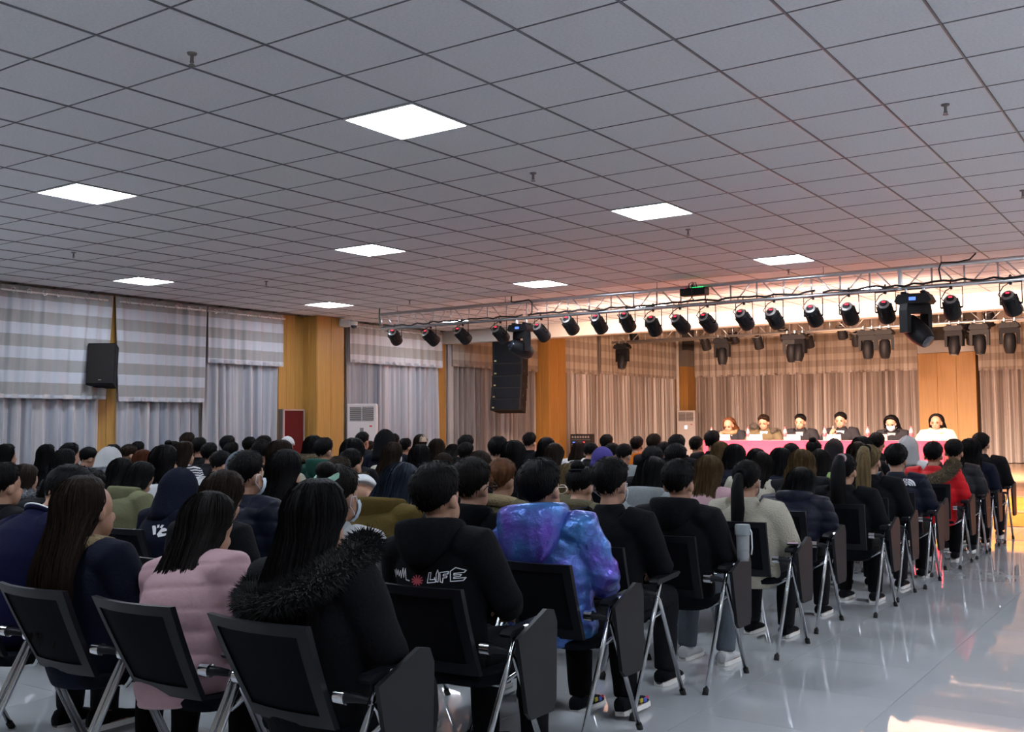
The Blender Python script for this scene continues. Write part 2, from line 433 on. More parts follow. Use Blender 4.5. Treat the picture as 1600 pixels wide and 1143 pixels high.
curtain('grey curtain with a shorter banded top, left of the hydrant cabinet', (XL, 11.10), (XL, 12.77), NX, 0, 3.50, 2.58, 37, 7, S1)
curtain('pinkish grey curtain behind the first tall air conditioner', (XL, 14.45), (XL, 17.28), NX, .0 if False else .415, 3.50, 2.74, 41, 12, S2)
curtain('tan curtain left of the line array, under the white beam', (XL, 17.66), (XL, 21.08), NX, .41, 5.0, 2.80, 53, 0, S3, M['drape_stage'])
curtain('brown curtain with a dark slit right of the orange column', (XL, 21.9), (XL, 24.0), NX, .41, 5.0, 2.83, 61, 0, S3, M['drape_stage'])
curtain('brown curtain left of the corner pillar with the white pipe', (XL, 24.16), (XL, 28.86), NX, .41, 5.0, 2.87, 67, 0, S3, M['drape_stage'])
NY = (0, -1)
curtain('wide beige stage curtain behind most of the panel table', (-13.34, YB-.1), (-6.76, YB-.1), NY, .41, 5.0, 2.92, 71, 0, S3, M['drape_stage'])
curtain('beige stage curtain at the right edge with its foot on the stage', (-5.23, YB-.1), (4.6, YB-.1), NY, .41, 5.0, 2.85, 83, 0, S3, M['drape_stage'])

# ------------------------------------------------------------------ ceiling lights and sprinklers
fr = MB()
for sx in (-1, 1): fr.box((sx*.291, 0, 0), (.014, .596, .02)); fr.box((0, sx*.291, 0), (.568, .014, .02))
frme = fr.mesh('frame', M['white']); dfme = MB().box((0, 0, .002), (.568, .568, .010)).mesh('diffuser', M['panel'])
LBL = {(0, 0): 'largest bright square ceiling panel, upper middle of the photo', (-6, 0): 'bright ceiling panel high at the far left',
       (-6, 6): 'bright ceiling panel left of centre, above the timber column', (0, 6): 'bright ceiling panel right of centre near two sprinklers',
       (-13, 6): 'small bright ceiling panel above the left curtains', (-6, 12): 'small bright ceiling panel just above the front truss',
       (0, 12): 'bright ceiling panel above the right part of the truss', (-13, 12): 'small bright ceiling panel above the hydrant cabinet',
       (-13, 18): 'ceiling panel seen through the truss near its left end', (-6, 18): 'ceiling panel seen through the truss near the middle',
       (0, 18): 'ceiling panel seen through the truss left of the large moving head'}
for (i, j) in LIGHTS:
    x, y = GX+T*i-.3, GY+T*j+.3
    root = empty('ceiling_light', (x, y, ZH)); 
    tag(root, LBL.get((i, j), 'square ceiling light panel outside the picture'), 'ceiling light', 'square ceiling light panels')
    inst('frame', frme, root); inst('diffuser', dfme, root)
sp = MB().lathe([(.0, 0), (.035, 0), (.03, -.012), (.012, -.016), (.012, -.055), (.016, -.06), (.010, -.07)], 12).mesh('body', M['fixture2'], 40)
sd = MB().lathe([(.001, -.082), (.022, -.082), (.022, -.086), (.001, -.086)], 12).tube([(.012, 0, -.06), (.014, 0, -.075), (.004, 0, -.083)], .0025, 5).tube([(-.012, 0, -.06), (-.014, 0, -.075), (-.004, 0, -.083)], .0025, 5).mesh('deflector', M['fixture2'])
for x, y, t in [(300, 83, 'nearest ceiling sprinkler, upper left of the photo'), (833, 270, 'ceiling sprinkler left of the right hand light panel'), (1477, 163, 'ceiling sprinkler at the upper right'),
                (115, 394, 'tiny ceiling sprinkler above the far left curtain'), (416, 439, 'tiny ceiling sprinkler over the middle of the left side'), (640, 469, 'tiny ceiling sprinkler above the left end of the truss'),
                (1075, 358, 'small ceiling sprinkler between two light panels on the right'), (1598, 297, 'ceiling sprinkler cut by the right edge of the photo'), (1232, 421, 'small ceiling sprinkler just under the right light panel')]:
    p = atz(x, y, ZH); root = empty('sprinkler', p); tag(root, t, 'sprinkler', 'ceiling sprinklers')
    inst('body', sp, root, scale=(.8,)*3); inst('deflector', sd, root, scale=(.8,)*3)
# ------------------------------------------------------------------ trusses
def truss(label, x0, x1, Y, zb, zt, pitch, splice=()):
    root = empty('lighting_truss', ((x0+x1)/2, Y, zb)); tag(root, label, 'truss')
    def P(mb, n, m=M['alu'], sm=True): return local(mb.obj(n, m, root, sm), root)
    P(MB().tube([(x0, Y, zt), (x1, Y, zt)], .027, 10), 'chord'); P(MB().tube([(x0, Y, zb), (x1, Y, zb)], .027, 10), 'chord')
    n = int((x1-x0)/pitch)
    vm = MB().tube([(0, 0, zb), (0, 0, zt)], .012, 6).mesh('upright', M['alu'], True)
    dm = MB().tube([(0, 0, zb), (pitch*.62, 0, zt)], .010, 6).mesh('brace', M['alu'], True)
    for k in range(n+1):
        x = x0+.02+k*(x1-x0-.04)/n
        local(inst('upright', vm, root, (x, Y, 0)), root)
        if k < n:
            s = 1 if k % 2 else -1
            local(inst('brace', dm, root, (x+pitch*(.19 if s > 0 else .81), Y, 0), scale=(s, 1, 1)), root)
    for x in splice: P(MB().box((x, Y, (zb+zt)/2), (.05, .05, zt-zb+.05), bev=.008), 'splice_plate', sm=False)
    return root
TY = 13.3; TZB, TZT = 3.175, 3.425
t1 = truss('aluminium lighting truss across the front of the stage, carrying black cans', -11.86, -.6, TY, TZB, TZT, .37, (-3.24,))
for x in (-11.5, -9.25, -6.6, -4.2, -2.75, -.9):        # hangers up to the ceiling
    local(MB().tube([(x, TY, TZT), (x, TY, ZH)], .006, 6).obj('hanger', M['steel'], t1, True), t1)
t2 = truss('rear lighting truss hanging above the stage behind the white beam', -11.6, 1.5, 21.0, 3.40, 3.66, .42, ())
local(MB().tube([(-11.6, 21.35, 3.40), (1.5, 21.35, 3.40)], .027, 10).obj('chord', M['alu'], t2, True), t2)
for k in range(18): local(MB().tube([(-11.5+.76*k, 21, 3.40), (-11.5+.76*k, 21.35, 3.40)], .010, 6).obj('strut', M['alu'], t2, True), t2)
for x in (-9.6, -6, -2.4, 1): local(MB().tube([(x, 21, 3.66), (x, 21, ZST)], .006, 6).obj('hanger', M['steel'], t2, True), t2)

def cable(label, pts, r=.011, sag=0.):
    o = MB().tube(pts, r, 7).obj('cable', M['cable'], smooth=True); tag(o, label, 'cable', 'black cables on the truss'); return o
rng = random.Random(3)
def run(xa, xb, z, n=26, amp=.022):
    return [(xa+(xb-xa)*k/n, TY-.04+.012*math.sin(k*1.7), z+amp*rng.uniform(-.6, 1)) for k in range(n+1)]
cable('black cable bundle lying along the left half of the front truss', [(-11.87, TY-.03, 3.56-.03), (-11.88, TY-.03, 3.40), (-11.86, TY-.035, 3.22)]+run(-11.8, -8.9, TZB+.035), .012)
cable('black cable bundle along the middle of the front truss', run(-8.8, -4.3, TZB+.035, 40), .014)
cable('black cable bundle along the right end of the front truss', run(-4.2, -.8, TZB+.035, 30), .014)
cable('black cable bent down from the ceiling to the truss near the left moving head', [(-9.12, TY-.02, 3.53), (-9.12, TY-.03, 3.44), (-9.05, TY-.04, 3.43), (-8.78, TY-.04, 3.45), (-8.72, TY-.045, 3.40), (-8.72, TY-.045, 3.25), (-8.78, TY-.04, 3.2)], .010)
cable('black cable bent down to the truss right of the large moving head', [(-2.35, TY-.02, 3.53), (-2.42, TY-.03, 3.46), (-2.55, TY-.04, 3.44), (-2.74, TY-.04, 3.45), (-2.77, TY-.045, 3.38), (-2.75, TY-.045, 3.24)], .010)

# ------------------------------------------------------------------ stage lamps
def can_meshes():
    D = {}
    prof = [(.0, -.16), (.045, -.158), (.075, -.135), (.088, -.09), (.092, .0), (.10, .02), (.104, .10), (.100, .13), (.094, .13), (.092, .11)]
    D['housing'] = MB().lathe(prof, 20).mesh('housing', M['fixture'], 40)
    D['lens'] = MB().lathe([(.001, .10), (.091, .10), (.091, .112), (.001, .115)], 20).mesh('lens', M['lens'], 40)
    D['lens_on'] = MB().lathe([(.001, .10), (.091, .10), (.091, .112), (.001, .115)], 20).mesh('lens', M['lamp_lens'], 40)
    mb = MB()
    for k in range(10):
        a = 2*PI*k/10; mb.box((math.cos(a)*.093, math.sin(a)*.093, -.05), (.012, .012, .10), rot=Matrix.Rotation(a, 3, 'Z'))
    D['fin'] = mb.mesh('cooling_fins', M['fixture'])
    D['ring'] = MB().lathe([(.052, -.158), (.070, -.15), (.070, -.142), (.052, -.15)], 18).mesh('back_ring', M['fixture2'], 40)
    D['yoke'] = MB().tube([(-.125, 0, 0), (-.125, 0, .235), (.125, 0, .235), (.125, 0, 0)], .007, 6).tube([(-.125, 0, 0), (-.09, 0, 0)], .012, 8).tube([(.125, 0, 0), (.09, 0, 0)], .012, 8).mesh('yoke', M['fixture'])
    D['clamp'] = MB().box((0, 0, .26), (.03, .035, .05), bev=.006).tube([(-.012, 0, .30), (.0, -.03, .31), (.0, -.032, .34), (0, 0, .355), (0, .03, .34)], .008, 6).mesh('clamp', M['fixture'])
    D['display'] = MB().box((0, 0, 0), (.042, .008, .016), bev=.002).mesh('display', M['led_red'])
    return D
CAN = can_meshes()
def can(label, p, tilt, pan, drop, lit=None, size=1., group='black stage cans on the front truss', display=True):
    """p is the lamp body centre; the body points along +y, tipped down by tilt"""
    root = empty('stage_can', p, pan); tag(root, label, 'stage light', group); root.scale = (size,)*3
    R_ = Euler((rad(-90)-tilt, 0, 0)).to_matrix().to_euler()
    for k in ('housing', 'fin', 'ring'):
        inst({'housing': 'housing', 'fin': 'cooling_fins', 'ring': 'back_ring'}[k], CAN[k], root, rot=R_)
    inst('lens', CAN['lens_on' if lit else 'lens'], root, rot=R_)
    inst('yoke', CAN['yoke'], root, scale=(1, 1, drop/.26))
    inst('clamp', CAN['clamp'], root, (0, 0, drop-.26-.03))
    if display:
        m3 = Euler((rad(-90)-tilt, 0, 0)).to_matrix()
        inst('display', CAN['display'], root, m3 @ Vector((0, -.022, -.163)), (-tilt, 0, 0))
    x0 = .0
    mb = MB().tube([(.02, -.06, drop-.03), (-.05, -.10, drop-.08), (-.10, -.13, .10), (-.03, -.15, .03), (0, -.14, .03)], .007, 6)
    mb.obj('lead', M['cable'], root, True)
    if lit:
        ld = bpy.data.lights.new('can_beam', 'SPOT'); ld.energy = lit[0]; ld.color = lit[1]; ld.spot_size = rad(lit[2]); ld.spot_blend = .6; ld.shadow_soft_size = .08
        lo = bpy.data.objects.new('can_beam', ld); COL.objects.link(lo); lo.parent = root
        m3 = Euler((rad(-90)-tilt, 0, 0)).to_matrix(); lo.location = m3 @ Vector((0, 0, .135))
        lo.rotation_euler = (rad(90)-(lit[3] if len(lit) > 3 else tilt), 0, 0)
    return root
CANPX = [617, 673, 723, 782, 846, 891, 936, 980, 1021, 1063, 1106, 1163, 1210, 1271, 1327, 1384, 1487, 1580]
CANPY = [526, 527, 524, 522, 519, 508, 506, 503, 509, 506, 504, 499, 497, 493, 490, 487, 480, 474]
WARM = (1.0, .63, .46)
NM = ['leftmost black can on the front truss']+['%s black can from the left end of the front truss' % ORD[k] for k in range(2, 17)]+['black can just right of the large moving head', 'black can at the right edge of the photo']
for k, (x, y) in enumerate(zip(CANPX, CANPY)):
    p = aty(x, y, TY)
    on = (k % 2 == 1) and k > 2
    can(NM[k], p, rad(30+(k*37 % 9)), rad(-10+(k*53 % 17)) if k else rad(20), TZB-p.z, (SPOT, WARM, 88, rad(13)) if on else None)

def mover_meshes():
    D = {}
    D['base'] = MB().prism([(-.19, -.02), (-.15, .055), (.15, .055), (.19, -.02), (.16, -.05), (-.16, -.05)], 1, -.13, .13).box((-.1, 0, .07), (.06, .2, .03), bev=.01).box((.1, 0, .07), (.06, .2, .03), bev=.01).mesh('base', M['fixture'])
    D['yoke'] = MB().prism([(-.17, -.05), (.17, -.05), (.185, -.12), (.18, -.36), (.13, -.36), (.125, -.15), (-.125, -.15), (-.13, -.36), (-.18, -.36), (-.185, -.12)], 1, -.055, .055).mesh('yoke', M['fixture'])
    D['head'] = MB().lathe([(.0, -.19), (.07, -.185), (.105, -.14), (.115, -.03), (.115, .08), (.095, .17), (.085, .20), (.075, .20)], 18).mesh('head', M['fixture'], 40)
    D['lens'] = MB().lathe([(.001, .195), (.076, .195), (.07, .212), (.001, .222)], 18).mesh('lens', M['lens'], 40)
    D['clamp'] = MB().box((-.09, 0, .115), (.03, .04, .08), bev=.006).box((.09, 0, .115), (.03, .04, .08), bev=.006).mesh('clamp', M['alu'])
    D['display'] = MB().box((0, -.132, .0), (.07, .006, .035), bev=.002).mesh('display', M['led_blue'])
    D['strip'] = MB().prism([(-.055, -.14), (.055, -.14), (.06, .05), (.02, .10), (-.02, .10), (-.06, .05)], 1, -.118, -.102).mesh('cover_panel', M['fixture2'])
    return D
MOV = mover_meshes()
def mover(label, p, pan, tilt, size, group, strip=False):
    root = empty('moving_head', p, 0); tag(root, label, 'stage light', group); root.scale = (size,)*3
    inst('base', MOV['base'], root); inst('clamp', MOV['clamp'], root); d_ = inst('display', MOV['display'], root)
    if strip: d_.material_slots[0].link = 'OBJECT'; d_.material_slots[0].material = M['plastic']
    inst('yoke', MOV['yoke'], root, rot=(0, 0, pan))
    R_ = (Matrix.Rotation(pan, 3, 'Z') @ Matrix.Rotation(tilt, 3, 'X')).to_euler()
    h = inst('head', MOV['head'], root, (0, 0, -.33), R_); inst('lens', MOV['lens'], h)
    if strip: inst('cover_panel', MOV['strip'], h)
    return root
p = aty(815, 515, TY); mover('moving head lamp in front of the line array speaker', (p.x, TY, TZB-.16), rad(-25), rad(70), 1.0, 'moving heads on the front truss')
p = aty(1430, 470, TY); mover('large moving head lamp tipped down at the right of the front truss', (p.x, TY, TZB-.15), rad(60), rad(130), 1.15, 'moving heads on the front truss')
# rear truss lamps
RM = [(975, 505, 'pale moving head far left on the rear truss'), (1131, 530, 'longest dark moving head on the rear truss, left part'), (1239, 535, 'lower of two paired moving heads on the rear truss'), (1250, 522, 'upper of two paired moving heads on the rear truss'),
      (1358, 532, 'moving head on the rear truss with a dangling cable loop'), (1384, 520, 'moving head on the rear truss left of the large front lamp'), (1493, 526, 'tilted moving head on the rear truss over the pale column'), (1532, 517, 'moving head on the rear truss right of the pale column'), (1578, 502, 'rightmost moving head on the rear truss')]
for k, (x, y, l) in enumerate(RM):
    p = aty(x, y-4, 21.0); mover(l, (p.x, 20.90, min(3.40-.12, p.z+.12)), rad(15*(k % 3)-15), rad(168+10*(k % 3)), .95, 'moving heads on the rear truss', True)
RC = [(990, 523, 'small can left end of the rear truss'), (1103, 537, 'small can left of the longest rear moving head'), (1147, 527, 'stout can right of the longest rear moving head'), (1185, 535, 'small can hanging alone on the rear truss'), (1226, 523, 'stout can left of the paired rear moving heads'),
      (1264, 533, 'small can right of the paired rear moving heads'), (1316, 519, 'can above the middle of the rear truss'), (1338, 530, 'small can left of the cable loop on the rear truss'), (1437, 526, 'can behind the large front moving head'), (1508, 511, 'can above the pale timber column'), (1518, 527, 'lower can above the pale timber column'), (1546, 498, 'can left of the rightmost rear moving head')]
for k, (x, y, l) in enumerate(RC):
    p = aty(x, y, 21.35); on = k in (1, 4, 8, 10)  # these rear cans hang unlit; their wash light and glowing lens are added
    can(l, (p.x, 21.35, p.z), rad(62), rad(0), max(.16, 3.40-p.z), (ADDED_WASH, (1.0, .76, .58), 120) if on else None, 1.0, 'small cans on the rear truss', False)
# black box with green lights on the truss
p = aty(1085, 456, TY-.05); root = empty('signal_splitter', p); tag(root, 'black box with a row of green lights on the front truss', 'splitter box')
MB().box((0, 0, 0), (.38, .16, .105), bev=.008).obj('case', M['fixture'], root)
mb = MB()
for k in range(7): mb.box((-.02+k*.028, -.06, .055), (.012, .012, .006))
mb.obj('indicator_lights', M['led_green'], root); MB().box((-.115, -.06, .055), (.014, .012, .006)).obj('power_light', M['led_red'], root)
MB().tube([(-.09, 0, .05), (-.08, 0, .12), (-.03, 0, .14), (-.02, 0, .06)], .007, 6).tube([(0, 0, .05), (0, -.02, .13), (.03, -.02, .13), (.04, 0, .05)], .007, 6).tube([(0, -.085, .10), (0, -.09, -.08), (.02, -.05, -.13)], .007, 6).obj('leads', M['cable'], root, True)
MB().tube([(-.05, .04, .04), (-.05, .05, .1), (.05, .05, .1), (.05, .04, .04)], .005, 6).obj('bracket', M['steel'], root)

# ------------------------------------------------------------------ loudspeakers
root = empty('line_array', (-12.37, 17.98, 1.82)); tag(root, 'hanging line array of five black speaker boxes', 'speaker')
zs = [(3.26, .44), (2.80, .26), (2.53, .255), (2.265, .25), (2.00, .24)]; z = 3.27
for k, h in enumerate((.46, .26, .255, .25, .24)):
    a = rad([0, 0, -2, -5, -9][k]); zc = z-h/2; z -= h+.004
    R_ = (Matrix.Rotation(rad(14), 3, 'Z') @ Matrix.Rotation(a, 3, 'X'))
    bm_ = MB()
    bm_.prism([(-.34, -.22), (.34, -.22), (.30, .22), (-.30, .22)], 2, -h/2, h/2)
    o = MB(); o.v = [tuple(R_ @ Vector(v)) for v in bm_.v]; o.f = bm_.f; o.m = bm_.m
    yy = -.03*max(0, k-1)
    b = o.obj('speaker_box', M['array'], root, loc=(0, yy, zc-1.82))
    g = MB(); bx = MB().box((0, -.224, 0), (.60, .012, h-.03), bev=.004); g.v = [tuple(R_ @ Vector(v)) for v in bx.v]; g.f = bx.f; g.m = bx.m; g.obj('grille', M['speaker'], b)
    g = MB(); bx = MB().box((-.27, -.232, -h/2+.05), (.045, .004, .03)); g.v = [tuple(R_ @ Vector(v)) for v in bx.v]; g.f = bx.f; g.m = bx.m; g.obj('badge', M['gold'], b)
    g = MB()
    for q in (-.1, .1): 
        bx = MB().lathe([(.001, 0), (.012, 0), (.012, .01), (.001, .01)], 8, mtx=Matrix.Translation((.325, q, -.04)) @ Matrix.Rotation(PI/2, 4, 'Y')); g.add([R_ @ Vector(v) for v in bx.v], bx.f)
    g.obj('rigging_pin', M['chrome'], b)
root = empty('wall_speaker', (-13.60, 9.14, 2.12)); tag(root, 'black loudspeaker hung on the left wall between two curtains', 'speaker')
R_ = Matrix.Rotation(rad(38), 3, 'Z') @ Matrix.Rotation(rad(-8), 3, 'X')
def rot_obj(mb, n, m, par, loc, sm=False):
    g = MB(); g.v = [tuple(R_ @ Vector(v)) for v in mb.v]; g.f = mb.f; g.m = mb.m; return g.obj(n, m, par, sm, loc)
rot_obj(MB().prism([(-.20, -.16), (.20, -.16), (.14, .17), (-.14, .17)], 2, -.31, .31), 'cabinet', M['speaker'], root, (0, 0, .31))
rot_obj(MB().box((0, -.168, 0), (.385, .016, .59), bev=.006), 'grille', M['array'], root, (0, 0, .31))
rot_obj(MB().box((0, -.178, -.24), (.04, .004, .010)), 'badge', M['fixture2'], root, (0, 0, .31))
MB().box((-.17, .06, .31), (.16, .06, .12), bev=.01).obj('wall_bracket', M['fixture'], root)

# ------------------------------------------------------------------ air conditioners, hydrant box, rack, camera
def aircon(label, x, y, z0, w, d, h, face):
    root = empty('air_conditioner', (x, y, z0), face); tag(root, label, 'air conditioner')
    MB().box((0, 0, h/2), (w, d, h), bev=.015).obj('cabinet', M['ac'], root)
    MB().box((0, -d/2+.002, h-.19), (w*.80, .02, .26)).obj('vent_recess', M['ac_dark'], root)
    sl = MB().box((0, 0, 0), (w*.80, .03, .012), rot=Matrix.Rotation(rad(25), 3, 'X')).mesh('slat', M['ac'])
    for k in range(7): inst('slat', sl, root, (0, -d/2-.004, h-.30+k*.037))
    MB().box((0, -d/2-.006, h-.19), (.012, .016, .26)).obj('mullion', M['ac'], root)
    MB().box((0, -d/2-.002, h-.50), (.07, .01, .10), bev=.003).obj('control_panel', M['led_white'] if z0 else M['fixture2'], root)
    MB().box((w*.3, -d/2-.002, h-.42), (.05, .006, .03)).obj('badge', M['red_label'], root)
    MB().box((0, -d/2-.003, .42), (w*.86, .012, .6), bev=.004).obj('lower_panel', M['ac'], root)
    return root
aircon('tall white cabinet air conditioner right of the golden timber column', -13.42, 14.52, 0, .56, .36, 1.93, rad(38))
aircon('white cabinet air conditioner at the stage corner, left of the panel', -13.20, 28.5, .41, .56, .36, 1.49, rad(10))
root = empty('hydrant_cabinet', (XL+.05, 13.05, 0)); tag(root, 'steel framed red glass hydrant cabinet on the timber wall', 'hydrant cabinet')
MB().box((.06, 0, .95), (.12, .52, 1.75), bev=.006).obj('body', M['fixture2'], root)
for dy in (-.245, .245): MB().box((.125, dy, .95), (.03, .03, 1.75), bev=.004).obj('frame_post', M['alu'], root)
MB().box((.125, 0, 1.81), (.03, .52, .03), bev=.004).obj('frame_rail', M['alu'], root); MB().box((.125, 0, .09), (.03, .52, .03), bev=.004).obj('frame_rail', M['alu'], root)
MB().box((.122, 0, .95), (.012, .46, 1.69)).obj('door_glass', M['red_glass'], root); MB().box((.14, -.19, 1.0), (.02, .02, .14), bev=.004).obj('handle', M['chrome'], root)
root = empty('equipment_rack', (-13.1, 22.15, .41)); tag(root, 'black amplifier rack with small lights, right of the orange column', 'rack'); root.rotation_euler = (0, 0, rad(20))
MB().box((0, 0, .43), (.52, .5, .86), bev=.01).obj('case', M['fixture'], root)
mb = MB()
for k in range(7): mb.box((-.2+k*.065, -.255, .79), (.04, .012, .05))
mb.obj('knob_row', M['fixture2'], root)
for x, z, m, s in [(-.17, .66, 'led_blue', .06), (.02, .66, 'led_red', .16), (-.14, .58, 'led_white', .07), (-.17, .50, 'led_white', .02), (-.15, .42, 'led_blue', .05), (-.17, .34, 'led_white', .03), (0, .30, 'led_red', .03), (-.15, .26, 'led_white', .03)]:
    MB().box((x, -.254, z), (s, .01, .022)).obj('indicator', M[m], root)
for k in range(5): MB().box((0, -.252, .24+k*.12), (.48, .008, .006)).obj('panel_joint', M['fixture2'], root)
p = Vector((-13.33, 14.0, 3.39)); root = empty('security_camera', p); tag(root, 'small white dome camera at the top of the golden timber column', 'camera')
MB().box((0, 0, .03), (.28, .16, .12), bev=.015).obj('housing', M['white'], root); MB().box((-.12, 0, .09), (.06, .12, .06), bev=.006).obj('bracket', M['white'], root)
MB().ell((.17, 0, -.02), (.06, .06, .06)).obj('dome', M['lens'], root, True); MB().lathe([(.001, .05), (.075, .05), (.075, 0), (.06, -.02), (.001, -.02)], 14, mtx=Matrix.Translation((.17, 0, 0))).obj('dome_ring', M['white'], root, 40)

# ------------------------------------------------------------------ panel table
PY = 17.35
a = aty(1099, 688, PY); b = aty(1475, 690, PY); tx0, tx1, tz = a.x, b.x, 1.205
root = empty('panel_table', ((tx0+tx1)/2, PY, .41)); tag(root, 'long panel table on the stage under a red cloth', 'table')
local(MB().box(((tx0+tx1)/2, PY+.3, tz-.02), (tx1-tx0-.02, .58, .03)).obj('tabletop', M['fixture2'], root), root)
for x in (tx0+.08, (tx0+tx1)/2, tx1-.08):
    for y in (PY+.06, PY+.54): local(MB().tube([(x, y, .41), (x, y, tz-.03)], .02, 8).obj('leg', M['fixture2'], root, True), root)
cl = MB().box(((tx0+tx1)/2, PY+.3, tz-.001), (tx1-tx0, .62, .006), bev=.002)
o = cl.obj('tablecloth', M['red_cloth']); tag(o, 'bright red cloth covering the panel table down to the stage', 'tablecloth')
def skirt(xa, ya, xb, yb, seed):
    L = math.hypot(xb-xa, yb-ya); n = int(L/.03); s, d = folds(L, .35, .008, n, seed); vs = []; nx_, ny_ = (yb-ya)/L, -(xb-xa)/L
    for z, k in ((tz, .2), (.8, .7), (.42, 1.3)):
        vs += [(xa+(xb-xa)*s[i]/L+nx_*d[i]*k, ya+(yb-ya)*s[i]/L+ny_*d[i]*k, z) for i in range(n)]
    fs = [(k*n+i, k*n+i+1, (k+1)*n+i+1, (k+1)*n+i) for k in range(2) for i in range(n-1)]
    q = MB().add(vs, fs).obj('skirt', M['red_cloth'], o, 60); md = q.modifiers.new('s', 'SOLIDIFY'); md.thickness = .004; return q
skirt(tx0, PY-.012, tx1, PY-.012, 5); skirt(tx0, PY+.6, tx0, PY-.01, 6); skirt(tx1, PY-.01, tx1, PY+.6, 7)
bt = MB().lathe([(.001, 0), (.032, 0), (.033, .01), (.033, .15), (.028, .175), (.014, .205), (.013, .215), (.001, .215)], 14).mesh('bottle', M['water'], 40)
bl = MB().lathe([(.0335, .07), (.0345, .072), (.0345, .125), (.0335, .127)], 14).mesh('label_band', M['red_label'], 40)
bc = MB().lathe([(.001, .213), (.015, .213), (.015, .235), (.001, .237)], 12).mesh('cap', M['red_label'], 40)
for x, l in [(1112, 'water bottle at the left end of the panel table'), (1169, 'water bottle between the two leftmost name plates'), (1227, 'water bottle left of the third panel speaker'), (1289, 'water bottle left of the speaker with the microphone'), (1356, 'water bottle right of the speaker with the microphone'), (1424, 'water bottle left of the speaker in the pale coat')]:
    p = aty(x, 686, PY+.14); r_ = empty('water_bottle', (p.x, PY+.14, tz+.002)); tag(r_, l, 'bottle', 'water bottles on the panel table')
    inst('bottle', bt, r_); inst('label_band', bl, r_); inst('cap', bc, r_)
np_ = MB().prism([(-.04, 0), (.04, 0), (0, .105)], 0, -.115, .115).mesh('card', M['paper'])
ns_ = MB().prism([(-.045, -.001), (.045, -.001), (.045, .004), (-.045, .004)], 0, -.12, .12).mesh('stand', M['red_label'])
for x, l in [(1131, 'name plate in front of the leftmost panel speaker'), (1181, 'name plate in front of the speaker in the fur hood'), (1240, 'name plate in front of the third panel speaker'), (1303, 'name plate in front of the speaker with the microphone'), (1375, 'name plate in front of the panel speaker in dark hoodie'), (1445, 'name plate in front of the speaker in the pale coat')]:
    p = aty(x, 686, PY+.07); r_ = empty('name_plate', (p.x, PY+.07, tz+.003)); tag(r_, l, 'name plate', 'name plates on the panel table'); inst('card', np_, r_); inst('stand', ns_, r_)
